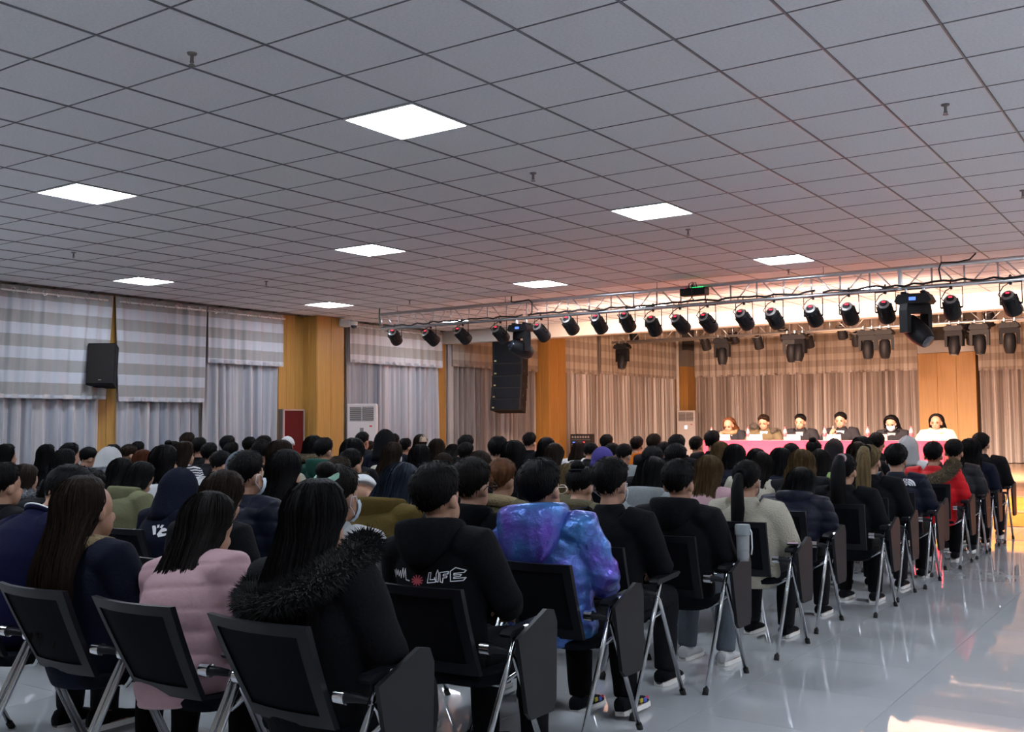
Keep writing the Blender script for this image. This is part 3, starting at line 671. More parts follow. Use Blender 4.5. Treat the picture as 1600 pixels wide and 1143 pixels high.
# ------------------------------------------------------------------ chairs
def rot_about(p, c, a): return p
def chair_meshes():
    D = {}
    # backrest: bowed frame ring with a mesh panel inside
    def back(x, z):
        u = (z-.49)/.37
        return (x, -.055-.165*u-.035*(1-(x/.24)**2)+.02*(1-u)**2, z)
    def outline(wt, wb, z0, z1, n=5):
        pts = []
        for k in range(n): pts.append((-wb+2*wb*k/(n-1), z0))
        for k in range(1, n): pts.append((wb+(wt-wb)*k/(n-1), z0+(z1-z0)*k/(n-1)))
        for k in range(1, n): pts.append((wt-2*wt*k/(n-1), z1))
        for k in range(1, n-1): pts.append((-wt+(wt-wb)*k/(n-1), z1+(z0-z1)*k/(n-1)))
        return pts
    o = outline(.245, .205, .485, .865); i_ = outline(.197, .168, .535, .825)
    n = len(o); mb = MB(); rs = []
    vs = []; fs = []
    for (pp, dy) in ((o, -.012), (o, .012), (i_, .012), (i_, -.012)):
        for x, z in pp: q = back(x, z); vs.append((q[0], q[1]+dy, q[2]))
    for r in range(4):
        for k in range(n): fs.append((r*n+k, r*n+(k+1) % n, ((r+1) % 4)*n+(k+1) % n, ((r+1) % 4)*n+k))
    D['backrest_frame'] = mb.add(vs, fs).mesh('backrest_frame', M['plastic'], 35)
    mb = MB(); vs = []; G = 7
    for dy in (-.003, .003):
        for a in range(G):
            for b in range(G):
                z = .53+.30*b/(G-1); hw = .172+(.200-.172)*b/(G-1); x = -hw+2*hw*a/(G-1); q = back(x, z); vs.append((q[0], q[1]+dy, q[2]))
    fs = [(a*G+b, a*G+b+1, (a+1)*G+b+1, (a+1)*G+b) for a in range(G-1) for b in range(G-1)]
    fs += [tuple(G*G+q for q in reversed(f)) for f in fs]
    D['backrest_mesh'] = mb.add(vs, fs).mesh('backrest_mesh', M['mesh'], True)
    # seat: rounded cushion
    rs = []
    for z, s in ((.425, .86), (.432, .97), (.455, 1.0), (.478, .97), (.486, .84)):
        rs.append([(.225*s*(abs(math.cos(a))**.45)*(1 if math.cos(a) > 0 else -1), .17+.225*s*(abs(math.sin(a))**.45)*(1 if math.sin(a) > 0 else -1), z) for a in [2*PI*k/28 for k in range(28)]])
    D['seat'] = MB().rings(rs).mesh('seat', M['seat'], 50)
    D['rear_leg'] = MB().tube([(0, -.30, .02), (0, .03, .655), (0, .06, .672)], .0125, 10).mesh('leg', M['steel'], True)
    D['front_leg'] = MB().tube([(0, .29, .02), (0, .02, .56), (0, -.015, .59)], .0125, 10).mesh('leg', M['steel'], True)
    D['tip_r'] = MB().tube([(0, -.312, 0), (0, -.296, .032)], .017, 10).mesh('leg_tip', M['rubber'], True)
    D['tip_f'] = MB().tube([(0, .302, 0), (0, .284, .032)], .017, 10).mesh('leg_tip', M['rubber'], True)
    D['hub'] = MB().tube([(-.232, -.075, .61), (-.275, -.07, .61)], .026, 14).mesh('hinge_collar', M['chrome'], 40)
    D['pivot'] = MB().tube([(-.27, -.07, .61), (-.31, -.06, .61), (-.332, -.03, .60)], [.019, .016, .013], 10).mesh('pivot_arm', M['plastic'], 40)
    mb = MB()
    arm = [(-.05, .668), (-.04, .655), (.20, .672), (.235, .69), (.22, .70), (-.03, .684)]
    D['armrest'] = mb.prism(arm, 0, -.026, .026).mesh('armrest', M['plastic'])
    tb = [(-.045, .655), (.17, .745), (.225, .735), (.25, .68), (.238, .36), (.215, .315), (.05, .315), (.02, .345)]
    D['writing_tablet'] = MB().prism(tb, 0, -.010, .010).mesh('writing_tablet', M['tablet'])
    D['tab_hinge'] = MB().tube([(-.02, .05, .675), (.03, .08, .685)], .012, 8).mesh('tablet_hinge', M['chrome'], 40)
    D['crossbar'] = MB().tube([(-.33, .05, .50), (-.2, .10, .42), (.2, .10, .42), (.33, .05, .50)], .011, 8).mesh('crossbar', M['steel'], True)
    # whole chair in one mesh, for chairs hidden by their sitters
    A = MB(); mats = [M['plastic'], M['mesh'], M['seat'], M['steel']]
    def put(me, mi, t=(0, 0, 0), sx=1):
        A.add([(v.co.x*sx+t[0], v.co.y+t[1], v.co.z+t[2]) for v in me.vertices], [list(p.vertices) for p in me.polygons], mi)
    put(D['backrest_frame'], 0); put(D['backrest_mesh'], 1); put(D['seat'], 2); put(D['crossbar'], 3)
    for s in (-1, 1):
        put(D['rear_leg'], 3, (.33*s, 0, 0)); put(D['front_leg'], 3, (.33*s, 0, 0)); put(D['armrest'], 0, (.33*s, 0, 0)); put(D['hub'], 3, sx=-s); put(D['pivot'], 0, sx=-s)
    D['whole'] = A.mesh('training_chair', mats, 35)
    return D
CH = chair_meshes()
def chair(x, y, label, detail=True, tablet=False, sx=1., rz=0., z=0., group='black mesh audience chairs'):
    if not detail:
        o = inst('training_chair', CH['whole'], None, (x, y, z), (0, 0, rz), (sx, 1, 1)); return tag(o, label, 'chair', group)
    r = empty('training_chair', (x, y, z), rz); r.scale = (sx, 1, 1); tag(r, label, 'chair', group)
    for k in ('backrest_frame', 'backrest_mesh', 'seat', 'crossbar'): inst(k, CH[k], r)
    for s in (-1, 1):
        for lg, tp in (('rear_leg', 'tip_r'), ('front_leg', 'tip_f')):
            l = inst('leg', CH[lg], r, (.33*s, 0, 0)); inst('leg_tip', CH[tp], l)
        inst('armrest', CH['armrest'], r, (.33*s, 0, 0)); inst('hinge_collar', CH['hub'], r, scale=(-s, 1, 1)); inst('pivot_arm', CH['pivot'], r, scale=(-s, 1, 1))
    if tablet:
        t = inst('writing_tablet', CH['writing_tablet'], r, (.385, 0, 0)); inst('tablet_hinge', CH['tab_hinge'], r, (.345, 0, 0))
    return r

# ------------------------------------------------------------------ people: bodies
def remesh(mb, voxel, name, mats, smooth_it=3, fac=.5):
    me = bpy.data.meshes.new('tmp'); me.from_pydata([tuple(p) for p in mb.v], [], mb.f); fix_normals(me)
    o = bpy.data.objects.new('tmp', me); COL.objects.link(o)
    m = o.modifiers.new('r', 'REMESH'); m.mode = 'VOXEL'; m.voxel_size = voxel; m.use_smooth_shade = True
    if smooth_it:
        s = o.modifiers.new('s', 'SMOOTH'); s.factor = fac; s.iterations = smooth_it
    dg = bpy.context.evaluated_depsgraph_get(); dg.update()
    out = bpy.data.meshes.new_from_object(o.evaluated_get(dg)); out.name = name
    bpy.data.objects.remove(o); bpy.data.meshes.remove(me)
    out.materials.clear()
    for q in mats: out.materials.append(q)
    shade(out, True); return out
def displace(me, fn):
    n = len(me.vertices); co = np.empty(n*3); no = np.empty(n*3); me.vertices.foreach_get('co', co); me.vertices.foreach_get('normal', no)
    co = co.reshape(-1, 3); no = no.reshape(-1, 3); co += no*fn(co)[:, None]; me.vertices.foreach_set('co', co.ravel()); me.update()
def wrinkle(amp, seed):
    r = np.random.RandomState(seed); K = r.uniform(-1, 1, (6, 3))*np.array([14, 14, 30]); ph = r.uniform(0, 6, 6)
    def f(co): return amp*sum(np.sin(co @ K[i]+ph[i]) for i in range(6))/2.4
    return f
def vlerp(a, b, t): return a+(b-a)*t
def pose(lean=0., nod=6., arms='lap', side=0.):
    J = {}
    hip = Vector((0, .075, .555)); J['hip'] = hip
    def d(a): return Vector((0, math.sin(rad(a)), math.cos(rad(a))))
    J['d1'] = d(lean*.8-4); J['d2'] = d(lean*1.25+2)
    J['chest'] = hip+J['d1']*.27; J['neck'] = J['chest']+J['d2']*.235
    dn = d(lean*1.1+nod*.6+10); J['ntop'] = J['neck']+dn*.07
    hp = lean*.9+nod; J['hp'] = rad(hp)
    Rm = Matrix.Rotation(-rad(hp), 3, 'X')
    J['Rh'] = Rm; J['head'] = J['ntop']+Rm @ Vector((0, .012, .084))
    top = J['head']+Rm @ Vector((0, -.02, .152)); J['top'] = max(top.z, J['head'].z+.150)
    for s, k in ((-1, 'L'), (1, 'R')):
        sh = J['chest']+J['d2']*.175+Vector((.188*s, 0, 0)); J['sh'+k] = sh
        if arms == 'lap' or (arms == 'hand_up' and s > 0):
            el = Vector((.295*s, hip.y+.07+lean*.004, .70)); el = sh+(el-sh).normalized()*.27
            tg = Vector((.06*s, hip.y+.36, .63)); wr = el+(tg-el).normalized()*.235
        elif arms == 'hand_up':
            el = sh+Vector((-.16, .14, -.10)).normalized()*.27; wr = J['head']+Vector((-.13, -.03, -.02)); el = vlerp(el, wr, .1)
        elif arms == 'table' or (arms in ('mic', 'mouth') and s < 0):
            el = sh+Vector((.12*s, .16, -.22)).normalized()*.27; tg = Vector((.08*s, hip.y+.50, .80)); wr = el+(tg-el).normalized()*.235
        else:
            el = sh+Vector((.10*s, .14, -.22)).normalized()*.27; tg = J['head']+Vector((.02, .17, -.10 if arms == 'mic' else -.05)); wr = el+(tg-el).normalized()*.235
        J['el'+k] = el; J['wr'+k] = wr
        J['hj'+k] = Vector((.095*s, .08, .535)); J['kn'+k] = Vector((.125*s, .50, .52)); J['an'+k] = Vector((.13*s, .46, .10)); J['to'+k] = Vector((.145*s, .58, .035))
    return J
def torso_loft(mb, J, pr, seg=20):
    """pr: list of (t along hip..neck, rx, ry, y shift)"""
    rs = []
    for t, rx, ry, dy in pr:
        if t < 1: c = J['hip']+J['d1']*(.27*t); dd = J['d1']
        else: c = J['chest']+J['d2']*(.235*(t-1)); dd = J['d2'] if t > 1.15 else (J['d1']+J['d2']).normalized()
        ny = Vector((1, 0, 0)).cross(dd) * -1
        rs.append([c+Vector((1, 0, 0))*rx*math.cos(2*PI*k/seg)-ny*(ry*math.sin(2*PI*k/seg)+dy) for k in range(seg)])
    return mb.rings(rs)
def hand(mb, wr, el, s, curl=.5):
    f = (wr-el).normalized(); side = Vector((-s, 0, 0)); side = (side-f*side.dot(f)).normalized(); n = f.cross(side)*(1 if s > 0 else -1)
    if n.z > 0: n = -n
    mb.ell(wr+f*.05, (.038, .05, .018), 12, 8, rot=Matrix((side, f, -n)).transposed())
    for i in range(4):
        b = wr+f*.088+side*(.030-.020*i); ln = (.062, .072, .066, .052)[i]
        mb.tube([b-f*.02, b, b+f*ln*.45+n*.012*curl, b+f*ln*.75+n*.035*curl, b+f*ln*.8+n*.055*curl], [.0085, .009, .0085, .008, .0065], 8)
    b = wr+f*.03+side*.036
    mb.tube([b-side*.01, b+side*.022+f*.02, b+side*.03+f*.045+n*.006, b+side*.026+f*.065+n*.014], [.011, .0105, .0095, .007], 8)
def body_mesh(J, name, voxel=.0095):
    mb = MB()
    torso_loft(mb, J, [(-.15, .12, .09, 0), (0, .15, .105, 0), (.45, .135, .09, 0), (1., .155, .10, 0), (1.5, .165, .095, 0), (1.8, .12, .075, 0), (2.0, .065, .06, .005)])
    mb.tube([J['neck']-J['d2']*.05, J['neck'], J['ntop'], J['ntop']+J['Rh'] @ Vector((0, .015, .06))], [.062, .056, .053, .055], 14)
    R_ = J['Rh']; H = J['head']
    mb.ell(H+R_ @ Vector((0, -0.0130, 0.0270)), (0.0821, 0.1015, 0.1058), 22, 16, rot=R_)
    mb.ell(H+R_ @ Vector((0, 0.0324, -0.0486)), (0.0648, 0.0670, 0.0778), 18, 12, rot=R_)
    mb.ell(H+R_ @ Vector((0, 0.0648, -0.0918)), (0.0324, 0.0302, 0.0281), 12, 8, rot=R_)
    mb.ell(H+R_ @ Vector((0, 0.1015, -0.0238)), (0.0151, 0.0194, 0.0281), 10, 8, rot=R_)
    mb.ell(H+R_ @ Vector((0, 0.0886, -0.0691)), (0.0281, 0.0194, 0.0130), 10, 6, rot=R_)
    for s in (-1, 1): mb.ell(H+R_ @ Vector((0.0853*s, -0.0130, -0.0130)), (0.0140, 0.0227, 0.0367), 10, 8, rot=R_)
    for s, k in ((-1, 'L'), (1, 'R')):
        mb.tube([J['sh'+k]-Vector((.04*s, 0, 0)), J['sh'+k], vlerp(J['sh'+k], J['el'+k], .5), J['el'+k], vlerp(J['el'+k], J['wr'+k], .5), J['wr'+k], J['wr'+k]+(J['wr'+k]-J['el'+k]).normalized()*.03], [.05, .05, .045, .04, .037, .027, .026], 12)
        hand(mb, J['wr'+k], J['el'+k], s)
        mb.tube([J['hj'+k], vlerp(J['hj'+k], J['kn'+k], .5), J['kn'+k], vlerp(J['kn'+k], J['an'+k], .35), J['an'+k], J['an'+k]-Vector((0, 0, .05))], [.085, .075, .058, .055, .036, .035], 14)
        mb.tube([J['an'+k]-Vector((0, .03, .05)), J['to'+k]], [.036, .03], 10)
    return remesh(mb, voxel, name, [M['skin']], 2)
def jacket_mesh(J, name, puff=1., seed=1, quilt=0., voxel=.0125, wr=.004):
    mb = MB(); p = puff
    torso_loft(mb, J, [(-.42, .175*p, .135*p, .0), (-.1, .195*p, .145*p, 0), (.4, .192*p, .138*p, 0), (1., .208*p, .142*p, .0), (1.45, .212*p, .134*p, .0), (1.75, .172*p, .112*p, .0), (1.95, .098, .088, .0), (2.10, .080, .078, .0), (2.18, .072, .072, 0)], 24)
    for s, k in ((-1, 'L'), (1, 'R')):
        sh, el, w_ = J['sh'+k], J['el'+k], J['wr'+k]
        mb.tube([sh-Vector((.07*s, 0, -.005)), sh+Vector((.012*s, 0, 0)), vlerp(sh, el, .45)+Vector((.01*s, 0, 0)), el, vlerp(el, w_, .5), w_], [.086*p, .090*p, .082*p, .075*p, .066*p, .050], 16)
    me = remesh(mb, voxel, name, [M['skin']], 3)
    displace(me, wrinkle(wr, seed))
    if name == 'shiny_jacket':
        r = np.random.RandomState(4); K = r.uniform(-1, 1, (7, 3))*np.array([26, 20, 42]); ph = r.uniform(0, 6, 7)
        displace(me, lambda co: .0078*sum(1-np.abs(np.sin(co @ K[i]+ph[i]+.8*np.sin(co @ K[(i+2) % 7]*.4))) for i in range(7))/2-.010)
    if quilt:
        displace(me, lambda co: quilt*(np.abs(np.sin(PI*(co[:, 2]+.15*co[:, 1])/.095))**.32-.75))
    return me
def trouser_mesh(J, name):
    mb = MB(); mb.ell((0, .09, .545), (.175, .15, .085), 18, 10)
    for k in 'LR':
        mb.tube([J['hj'+k], vlerp(J['hj'+k], J['kn'+k], .5), J['kn'+k]+Vector((0, .01, .0)), vlerp(J['kn'+k], J['an'+k], .2), vlerp(J['kn'+k], J['an'+k], .6), J['an'+k]-Vector((0, 0, .015))], [.10, .092, .076, .075, .066, .06], 14)
    me = remesh(mb, .014, name, [M['skin']], 3); displace(me, wrinkle(.003, 3)); return me
def shoe_mesh():
    mb = MB(); rs = []
    for y, w_, h in ((-.10, .028, .065), (-.085, .038, .085), (-.03, .042, .095), (.03, .042, .075), (.09, .046, .055), (.14, .042, .045), (.165, .022, .03)):
        rs.append([(w_*math.cos(a), y, max(.012, .012+h*.5+h*.5*math.sin(a))) for a in [2*PI*k/14 for k in range(14)]])
    mb.rings(rs); up_ = mb.mesh('upper', M['skin'], 50)
    mb = MB(); out = [(-.10, .026), (-.08, .040), (-.02, .044), (.05, .045), (.10, .050), (.15, .043), (.172, .02)]
    poly = [(w_, y) for y, w_ in out]+[(-w_, y) for y, w_ in reversed(out)]
    so = mb.prism(poly, 2, .002, .026).mesh('sole', M['white'], 30)
    return up_, so
SHOE, SOLE = shoe_mesh()
POSES = {'U': pose(0, 5), 'L': pose(14, 12), 'F': pose(27, 22), 'H': pose(22, 16, 'hand_up')}
BODY = {}; JKT = {}; TRO = {}
def get_body(p):
    if p not in BODY: BODY[p] = body_mesh(POSES[p], 'body')
    return BODY[p]
def get_trousers(p):
    k = 'T'
    if k not in TRO: TRO[k] = trouser_mesh(POSES[p], 'trousers')
    return TRO[k]
STY = {'slim': (1., 0., .0045), 'puffy': (1.17, .011, .0035), 'coat': (1.10, 0, .006), 'fleece': (1.13, 0, .0035), 'shiny': (1.16, 0, .009)}
def get_jacket(p, sty):
    if (p, sty) not in JKT:
        pf, q, wr = STY[sty]; JKT[(p, sty)] = jacket_mesh(POSES[p], 'shiny_jacket' if sty == 'shiny' else 'jacket', pf, len(JKT)+3, q, .009 if sty == 'shiny' else .0125, wr)
    return JKT[(p, sty)]

# ------------------------------------------------------------------ people: hair and headwear (head frame: face +y, crown +z)
HAIRM = {}
def hair_mat(c):
    if c not in HAIRM:
        HAIRM[c] = mat('hair_%d' % len(HAIRM), c, .55, spec=.08, var=(9, scol(c, .45)), bump=(26, .6), stretch=(6, 6, .5))
    return HAIRM[c]
def cap_rings(rng, scale=1., back=132, sidea=104, front=64, nv=9, nu=36, tuft=.03, taper=.90):
    rs = []; ph = [rng.uniform(0, 6) for _ in range(4)]
    for v in range(1, nv+1):
        ring = []
        for k in range(nu):
            u = 2*PI*k/nu; cy = math.sin(u)                     # +y is the face
            pm = front+(sidea-front)*(1-max(0, cy))**.8 if cy > 0 else sidea+(back-sidea)*(-cy)**1.2
            a = rad(pm)*v/nv
            rr = scale*(1+tuft*(.5*math.sin(7*u+ph[0]+2*a)+.5*math.sin(13*u+ph[1]-3*a))*math.sin(min(a, PI/2)))
            q_ = max(0, (v/nv-.5)/.5); rr *= 1-(1-taper)*q_*q_*(3-2*q_)
            ring.append(Vector((.094*rr*math.sin(a)*math.cos(u), -.014+.110*rr*math.sin(a)*math.sin(u), .022+.122*rr*math.cos(a))))
        rs.append(ring)
    return rs
def hair_short(seed, fade=True):
    rng = random.Random(seed); rs = cap_rings(rng, 1.0, 138, 107, 50, 12, 36, .035, .72)
    top = [Vector((0, -.014, .022+.124))]*36
    mb = MB(); rs = [[Vector((.012*math.cos(2*PI*k/36), -.014+.012*math.sin(2*PI*k/36), .145)) for k in range(36)]]+rs
    inner = [Vector((p.x*.8, -.014+(p.y+.014)*.8, p.z+.01)) for p in rs[-1]]
    mb.rings(rs+[inner]); nr = len(rs)
    for i in range(900):                                   # short locks that break the outline
        v = rng.randrange(1, nr-1); k = rng.randrange(36); p = rs[v][k]; q = rs[v+1][k]; o = rs[v][(k+1) % 36]
        n = (p-Vector((0, -.014, .022))).normalized(); dn = (q-p); dn = dn.normalized() if dn.length > 1e-5 else Vector((0, 0, -1)); sd = (o-p).normalized()
        b = vlerp(p, o, rng.random())-n*.004; tip = b+(dn*rng.uniform(.8, 1.2)+n*rng.uniform(.05, .5)+sd*rng.uniform(-.6, .6)).normalized()*rng.uniform(.016, .034); w_ = .0035
        mb.add([b+sd*w_, b-sd*w_, b+n*w_, tip], [(0, 1, 3), (1, 2, 3), (2, 0, 3)])
    return mb.mesh('hair', M['skin'], 70)
def hair_long(seed, L=.42, width=.118, backy=-.13, wave=.0):
    rng = random.Random(seed); nu = 48
    rs = [[Vector((.012*math.cos(2*PI*k/nu), -.014+.012*math.sin(2*PI*k/nu), .145)) for k in range(nu)]]
    ph = [rng.uniform(0, 6) for _ in range(5)]
    for v in range(1, 7):                                        # dome
        a = rad(96)*v/6; ring = []
        for k in range(nu):
            u = 2*PI*k/nu; rr = 1.03+.012*math.sin(15*u+ph[0]); y = .112*rr*math.sin(a)*math.sin(u)-.014; z = .022+.124*rr*math.cos(a)
            if y > .015: 
                lim = .065-.09*max(0, v-2)/4; z = max(z, .055); y = min(y, max(.012, lim))
            ring.append(Vector((.097*rr*math.sin(a)*math.cos(u), y, z)))
        rs.append(ring)
    n = max(5, int(L/.045))
    for i in range(1, n+1):                                      # fall
        t = i/n; z0 = .005-L*t; ring = []
        wx = .099+(width-.099)*min(1, t*1.6) if t < .7 else width*(1-.30*(t-.7)/.3)
        drop = min(1, t*L/.22); cy = -.03+(backy+.03)*drop; ry = .085+(.034-.085)*drop
        for k in range(nu):
            u = 2*PI*k/nu; r_ = 1+.035*math.sin(11*u+ph[1]+wave*6*t)+.03*math.sin(19*u+ph[2])
            y = cy+ry*r_*math.sin(u); y = min(y, .012-.05*drop)
            z = z0+(.030*math.sin(7*u+ph[3])+.02*math.sin(17*u+ph[4]))*t*t
            ring.append(Vector((wx*r_*math.cos(u)+wave*.02*math.sin(9*t+3*u), y, z)))
        rs.append(ring)
    c = [Vector((p.x*.8, p.y, p.z+.01)) for p in rs[-1]]
    mb = MB().rings(rs+[c]); nr = len(rs)
    for i in range(260):                                   # separate strands lying on the fall of hair
        k = rng.randrange(nu); f_ = rng.random(); v0 = rng.randrange(2, 6); off = rng.uniform(.001, .006); dr = rng.uniform(-.25, .25); pts = []
        if rs[v0][k].y > .0: continue
        for v in range(v0, nr):
            kk = k+f_+dr*(v-v0)*.5; k0 = int(math.floor(kk)) % nu; p = vlerp(rs[v][k0], rs[v][(k0+1) % nu], kk-math.floor(kk)); cen = Vector((0, sum(q.y for q in rs[v])/nu, p.z))
            pts.append(p+(p-cen).normalized()*off)
        if len(pts) > 3:
            pts[-1] = pts[-1]+Vector((rng.uniform(-.006, .006), 0, rng.uniform(-.03, .0))); mb.tube(pts, [.0017]*(len(pts)-1)+[.0006], 3, cap=False)
    return mb.mesh('hair', M['skin'], 80)
HAIR = {}
def get_hair(style, seed):
    k = (style, seed % 3)
    if k not in HAIR:
        if style in ('short', 'tuft'): HAIR[k] = hair_short(seed % 3+5)
        elif style in ('pony', 'bun'): HAIR[k] = hair_short(seed % 3+11)
        elif style == 'bob': HAIR[k] = hair_long(seed % 3+21, .17, .108, -.06)
        elif style == 'mid': HAIR[k] = hair_long(seed % 3+31, .29, .115, -.11)
        elif style == 'long': HAIR[k] = hair_long(seed % 3+41, .43, .125, -.135)
        elif style == 'wavy': HAIR[k] = hair_long(seed % 3+51, .40, .135, -.13, .8)
    return HAIR[k]
TAIL = MB().tube([(0, -.10, .05), (0, -.145, .03), (.0, -.165, -.05), (.005, -.165, -.17), (.0, -.16, -.29), (-.005, -.16, -.37)], [.018, .028, .036, .040, .034, .008], 14).mesh('ponytail', M['skin'], True)
HTAIL = MB().tube([(0, -.08, .10), (0, -.13, .10), (.0, -.165, .02), (.0, -.17, -.12), (.0, -.165, -.27), (.0, -.16, -.36)], [.02, .034, .05, .055, .05, .012], 16).mesh('ponytail', M['skin'], True)
BUN = MB().ell((0, -.085, .115), (.042, .042, .038)).mesh('bun', M['skin'], True)
LBUN = MB().ell((-.03, -.115, .0), (.048, .042, .045)).mesh('bun', M['skin'], True)
def torus(R_, r_, A=20, B=8):
    vs = [((R_+r_*math.cos(2*PI*j/B))*math.cos(2*PI*i/A), (R_+r_*math.cos(2*PI*j/B))*math.sin(2*PI*i/A), r_*math.sin(2*PI*j/B)) for i in range(A) for j in range(B)]
    fs = [(i*B+j, ((i+1) % A)*B+j, ((i+1) % A)*B+(j+1) % B, i*B+(j+1) % B) for i in range(A) for j in range(B)]
    return vs, fs
BAND = MB().add(*torus(.028, .011)).mesh('hair_tie', M['skin'], True)
def beanie_mesh():
    rng = random.Random(2); rs = cap_rings(rng, 1.10, 108, 96, 84, 8, 36, .0, 1.0); rs = [[Vector((.012*math.cos(2*PI*k/36), -.014+.012*math.sin(2*PI*k/36), .157)) for k in range(36)]]+rs
    rs.append([Vector((p.x*1.05, -.014+(p.y+.014)*1.05, p.z-.002)) for p in rs[-1]]); rs.append([Vector((p.x, p.y, p.z-.03)) for p in rs[-1]]); rs.append([Vector((p.x*.9, -.014+(p.y+.014)*.9, p.z)) for p in rs[-1]])
    return MB().rings(rs).mesh('beanie', M['skin'], True)
BEANIE = beanie_mesh()
def capmesh():
    rng = random.Random(2); rs = cap_rings(rng, 1.09, 92, 88, 80, 8, 36, .0, 1.0); rs = [[Vector((.012*math.cos(2*PI*k/36), -.014+.012*math.sin(2*PI*k/36), .155)) for k in range(36)]]+rs
    mb = MB().rings(rs+[[Vector((p.x*.9, -.014+(p.y+.014)*.9, p.z)) for p in rs[-1]]])
    mb.prism([(-.08, .06), (-.075, .15), (-.04, .185), (.04, .185), (.075, .15), (.08, .06)], 2, .03, .042)
    return mb.mesh('cap', M['skin'], True)
CAPM = capmesh()
def hood_up_mesh():
    """raised hood: shell round the head running down to the shoulders, open at the face"""
    nu = 36; rs = []
    for v in range(0, 8):
        a = rad(100)*max(.04, v/7); ring = []
        for k in range(nu):
            u = 2*PI*k/nu; y = -.02+.135*math.sin(a)*math.sin(u); z = .02+.152*math.cos(a)+.01*math.sin(3*u)
            if y > .07: z = max(z, .07+.2*(y-.07)); y = min(y, .095)
            ring.append(Vector((.118*math.sin(a)*math.cos(u), y, z)))
        rs.append(ring)
    for t in (.35, .7, 1.):
        ring = []
        for k in range(nu):
            u = 2*PI*k/nu; y = -.02-.03*t+(.135-.01*t)*math.sin(u); y = min(y, .095-.10*t); ring.append(Vector(((.118+.02*t)*math.cos(u), y, -.005-.20*t)))
        rs.append(ring)
    rs.append([Vector((p.x*.85, p.y*.85, p.z+.02)) for p in rs[-1]])
    return MB().rings(rs).mesh('raised_hood', M['skin'], True)
HOODUP = hood_up_mesh()
def hood_down_mesh(droop=.10, fat=.075):
    """hood lying on the back: a thick roll round the neck that hangs down behind; neck frame"""
    rs = []; n = 15
    for i in range(n):
        t = -1+2*i/(n-1); a = t*rad(125); b = math.cos(t*PI/2)**1.3
        rad_ = .028+(fat-.028)*b; c = Vector((.112*math.sin(a)*(1+.15*b), -.012-.105*math.cos(a)-.035*b, .062-rad_-droop*.5*b)); ring = []
        ax = Vector((math.sin(a), -math.cos(a), 0))
        for k in range(14):
            q = 2*PI*k/14; ring.append(c+ax*rad_*.72*math.cos(q)+Vector((0, 0, 1))*(rad_+droop*.5*b)*math.sin(q)+ax*(.02*b*math.sin(q)))
        rs.append(ring)
    mb = MB().rings(rs); me = remesh(mb, .010, 'hood', [M['skin']], 4); displace(me, wrinkle(.004, 9)); return me
HOODDN = hood_down_mesh(.09, .062); HOODBIG = hood_down_mesh(.16, .085)
def fur_roll(pts, r, n, ln, seed, name='fur_trim'):
    """fur: a soft roll covered with a few hundred short tapering tufts"""
    rng = random.Random(seed); mb = MB().tube(pts, r, 10); P = [Vector(p) for p in pts]
    for i in range(n):
        k = rng.randrange(len(P)-1); t = rng.random(); c = vlerp(P[k], P[k+1], t); ax = (P[k+1]-P[k]).normalized(); rr = r[k] if isinstance(r, list) else r
        q = Vector((rng.uniform(-1, 1), rng.uniform(-1, 1), rng.uniform(-1, 1))); q = (q-ax*q.dot(ax)).normalized()
        b = c+q*rr*.9; d = (q+Vector((rng.uniform(-.5, .5), rng.uniform(-.5, .5), rng.uniform(-.7, .3)))).normalized()*ln*rng.uniform(.5, 1.2)
        s1 = ax*.0032; s2 = q.cross(ax)*.0032
        mb.add([b+s1, b-s1*.5+s2, b-s1*.5-s2, b+d], [(0, 1, 3), (1, 2, 3), (2, 0, 3)])
    return mb.mesh(name, M['skin'], 80)
FUR = fur_roll([(.115*math.sin(a)*1.25, -.03-.15*math.cos(a), .045-.03*math.cos(a)) for a in [rad(-130+260*i/16) for i in range(17)]], .036, 3000, .026, 4)
FURBIG = fur_roll([(.125*math.sin(a)*1.45, -.02-.17*math.cos(a), -.02-.10*math.cos(a)+.05*math.sin(a)) for a in [rad(-125+250*i/18) for i in range(19)]], .046, 6000, .036, 5)
GLASS = MB()
for s in (-1, 1):
    pts = [(s*(.034+.026*math.cos(2*PI*k/16)), .106, .012+.021*math.sin(2*PI*k/16)) for k in range(17)]
    GLASS.tube(pts, .0022, 6); GLASS.tube([(s*.060, .104, .016), (s*.082, .06, .016), (s*.086, -.01, .012), (s*.084, -.03, -.006)], .002, 6)
GLASS.tube([(-.010, .108, .014), (0, .112, .017), (.010, .108, .014)], .002, 6)
GLASSM = GLASS.mesh('glasses', M['plastic'], True)
MASKM = MB()
rs = []
for z, w_, yo in ((-.098, .040, .085), (-.08, .056, .098), (-.05, .064, .108), (-.02, .062, .112), (.0, .052, .108)):
    rs.append([Vector((w_*math.sin(a), yo-.075*(1-math.cos(a)), z)) for a in [rad(-78+156*i/10) for i in range(11)]])
k = 11
MASKM.add([p for r_ in rs for p in r_], [(i*k+j, i*k+j+1, (i+1)*k+j+1, (i+1)*k+j) for i in range(4) for j in range(10)])
for s in (-1, 1): MASKM.tube([(s*.058, .05, -.005), (s*.080, .01, .015), (s*.090, -.025, .012), (s*.088, -.028, -.03), (s*.07, .02, -.06), (s*.056, .045, -.075)], .0022, 5)
MASKME = MASKM.mesh('face_mask', M['mask'], True)
SCARF = MB().add(*torus(.085, .04, 26, 10)).mesh('collar', M['skin'], True)
EYES = {}
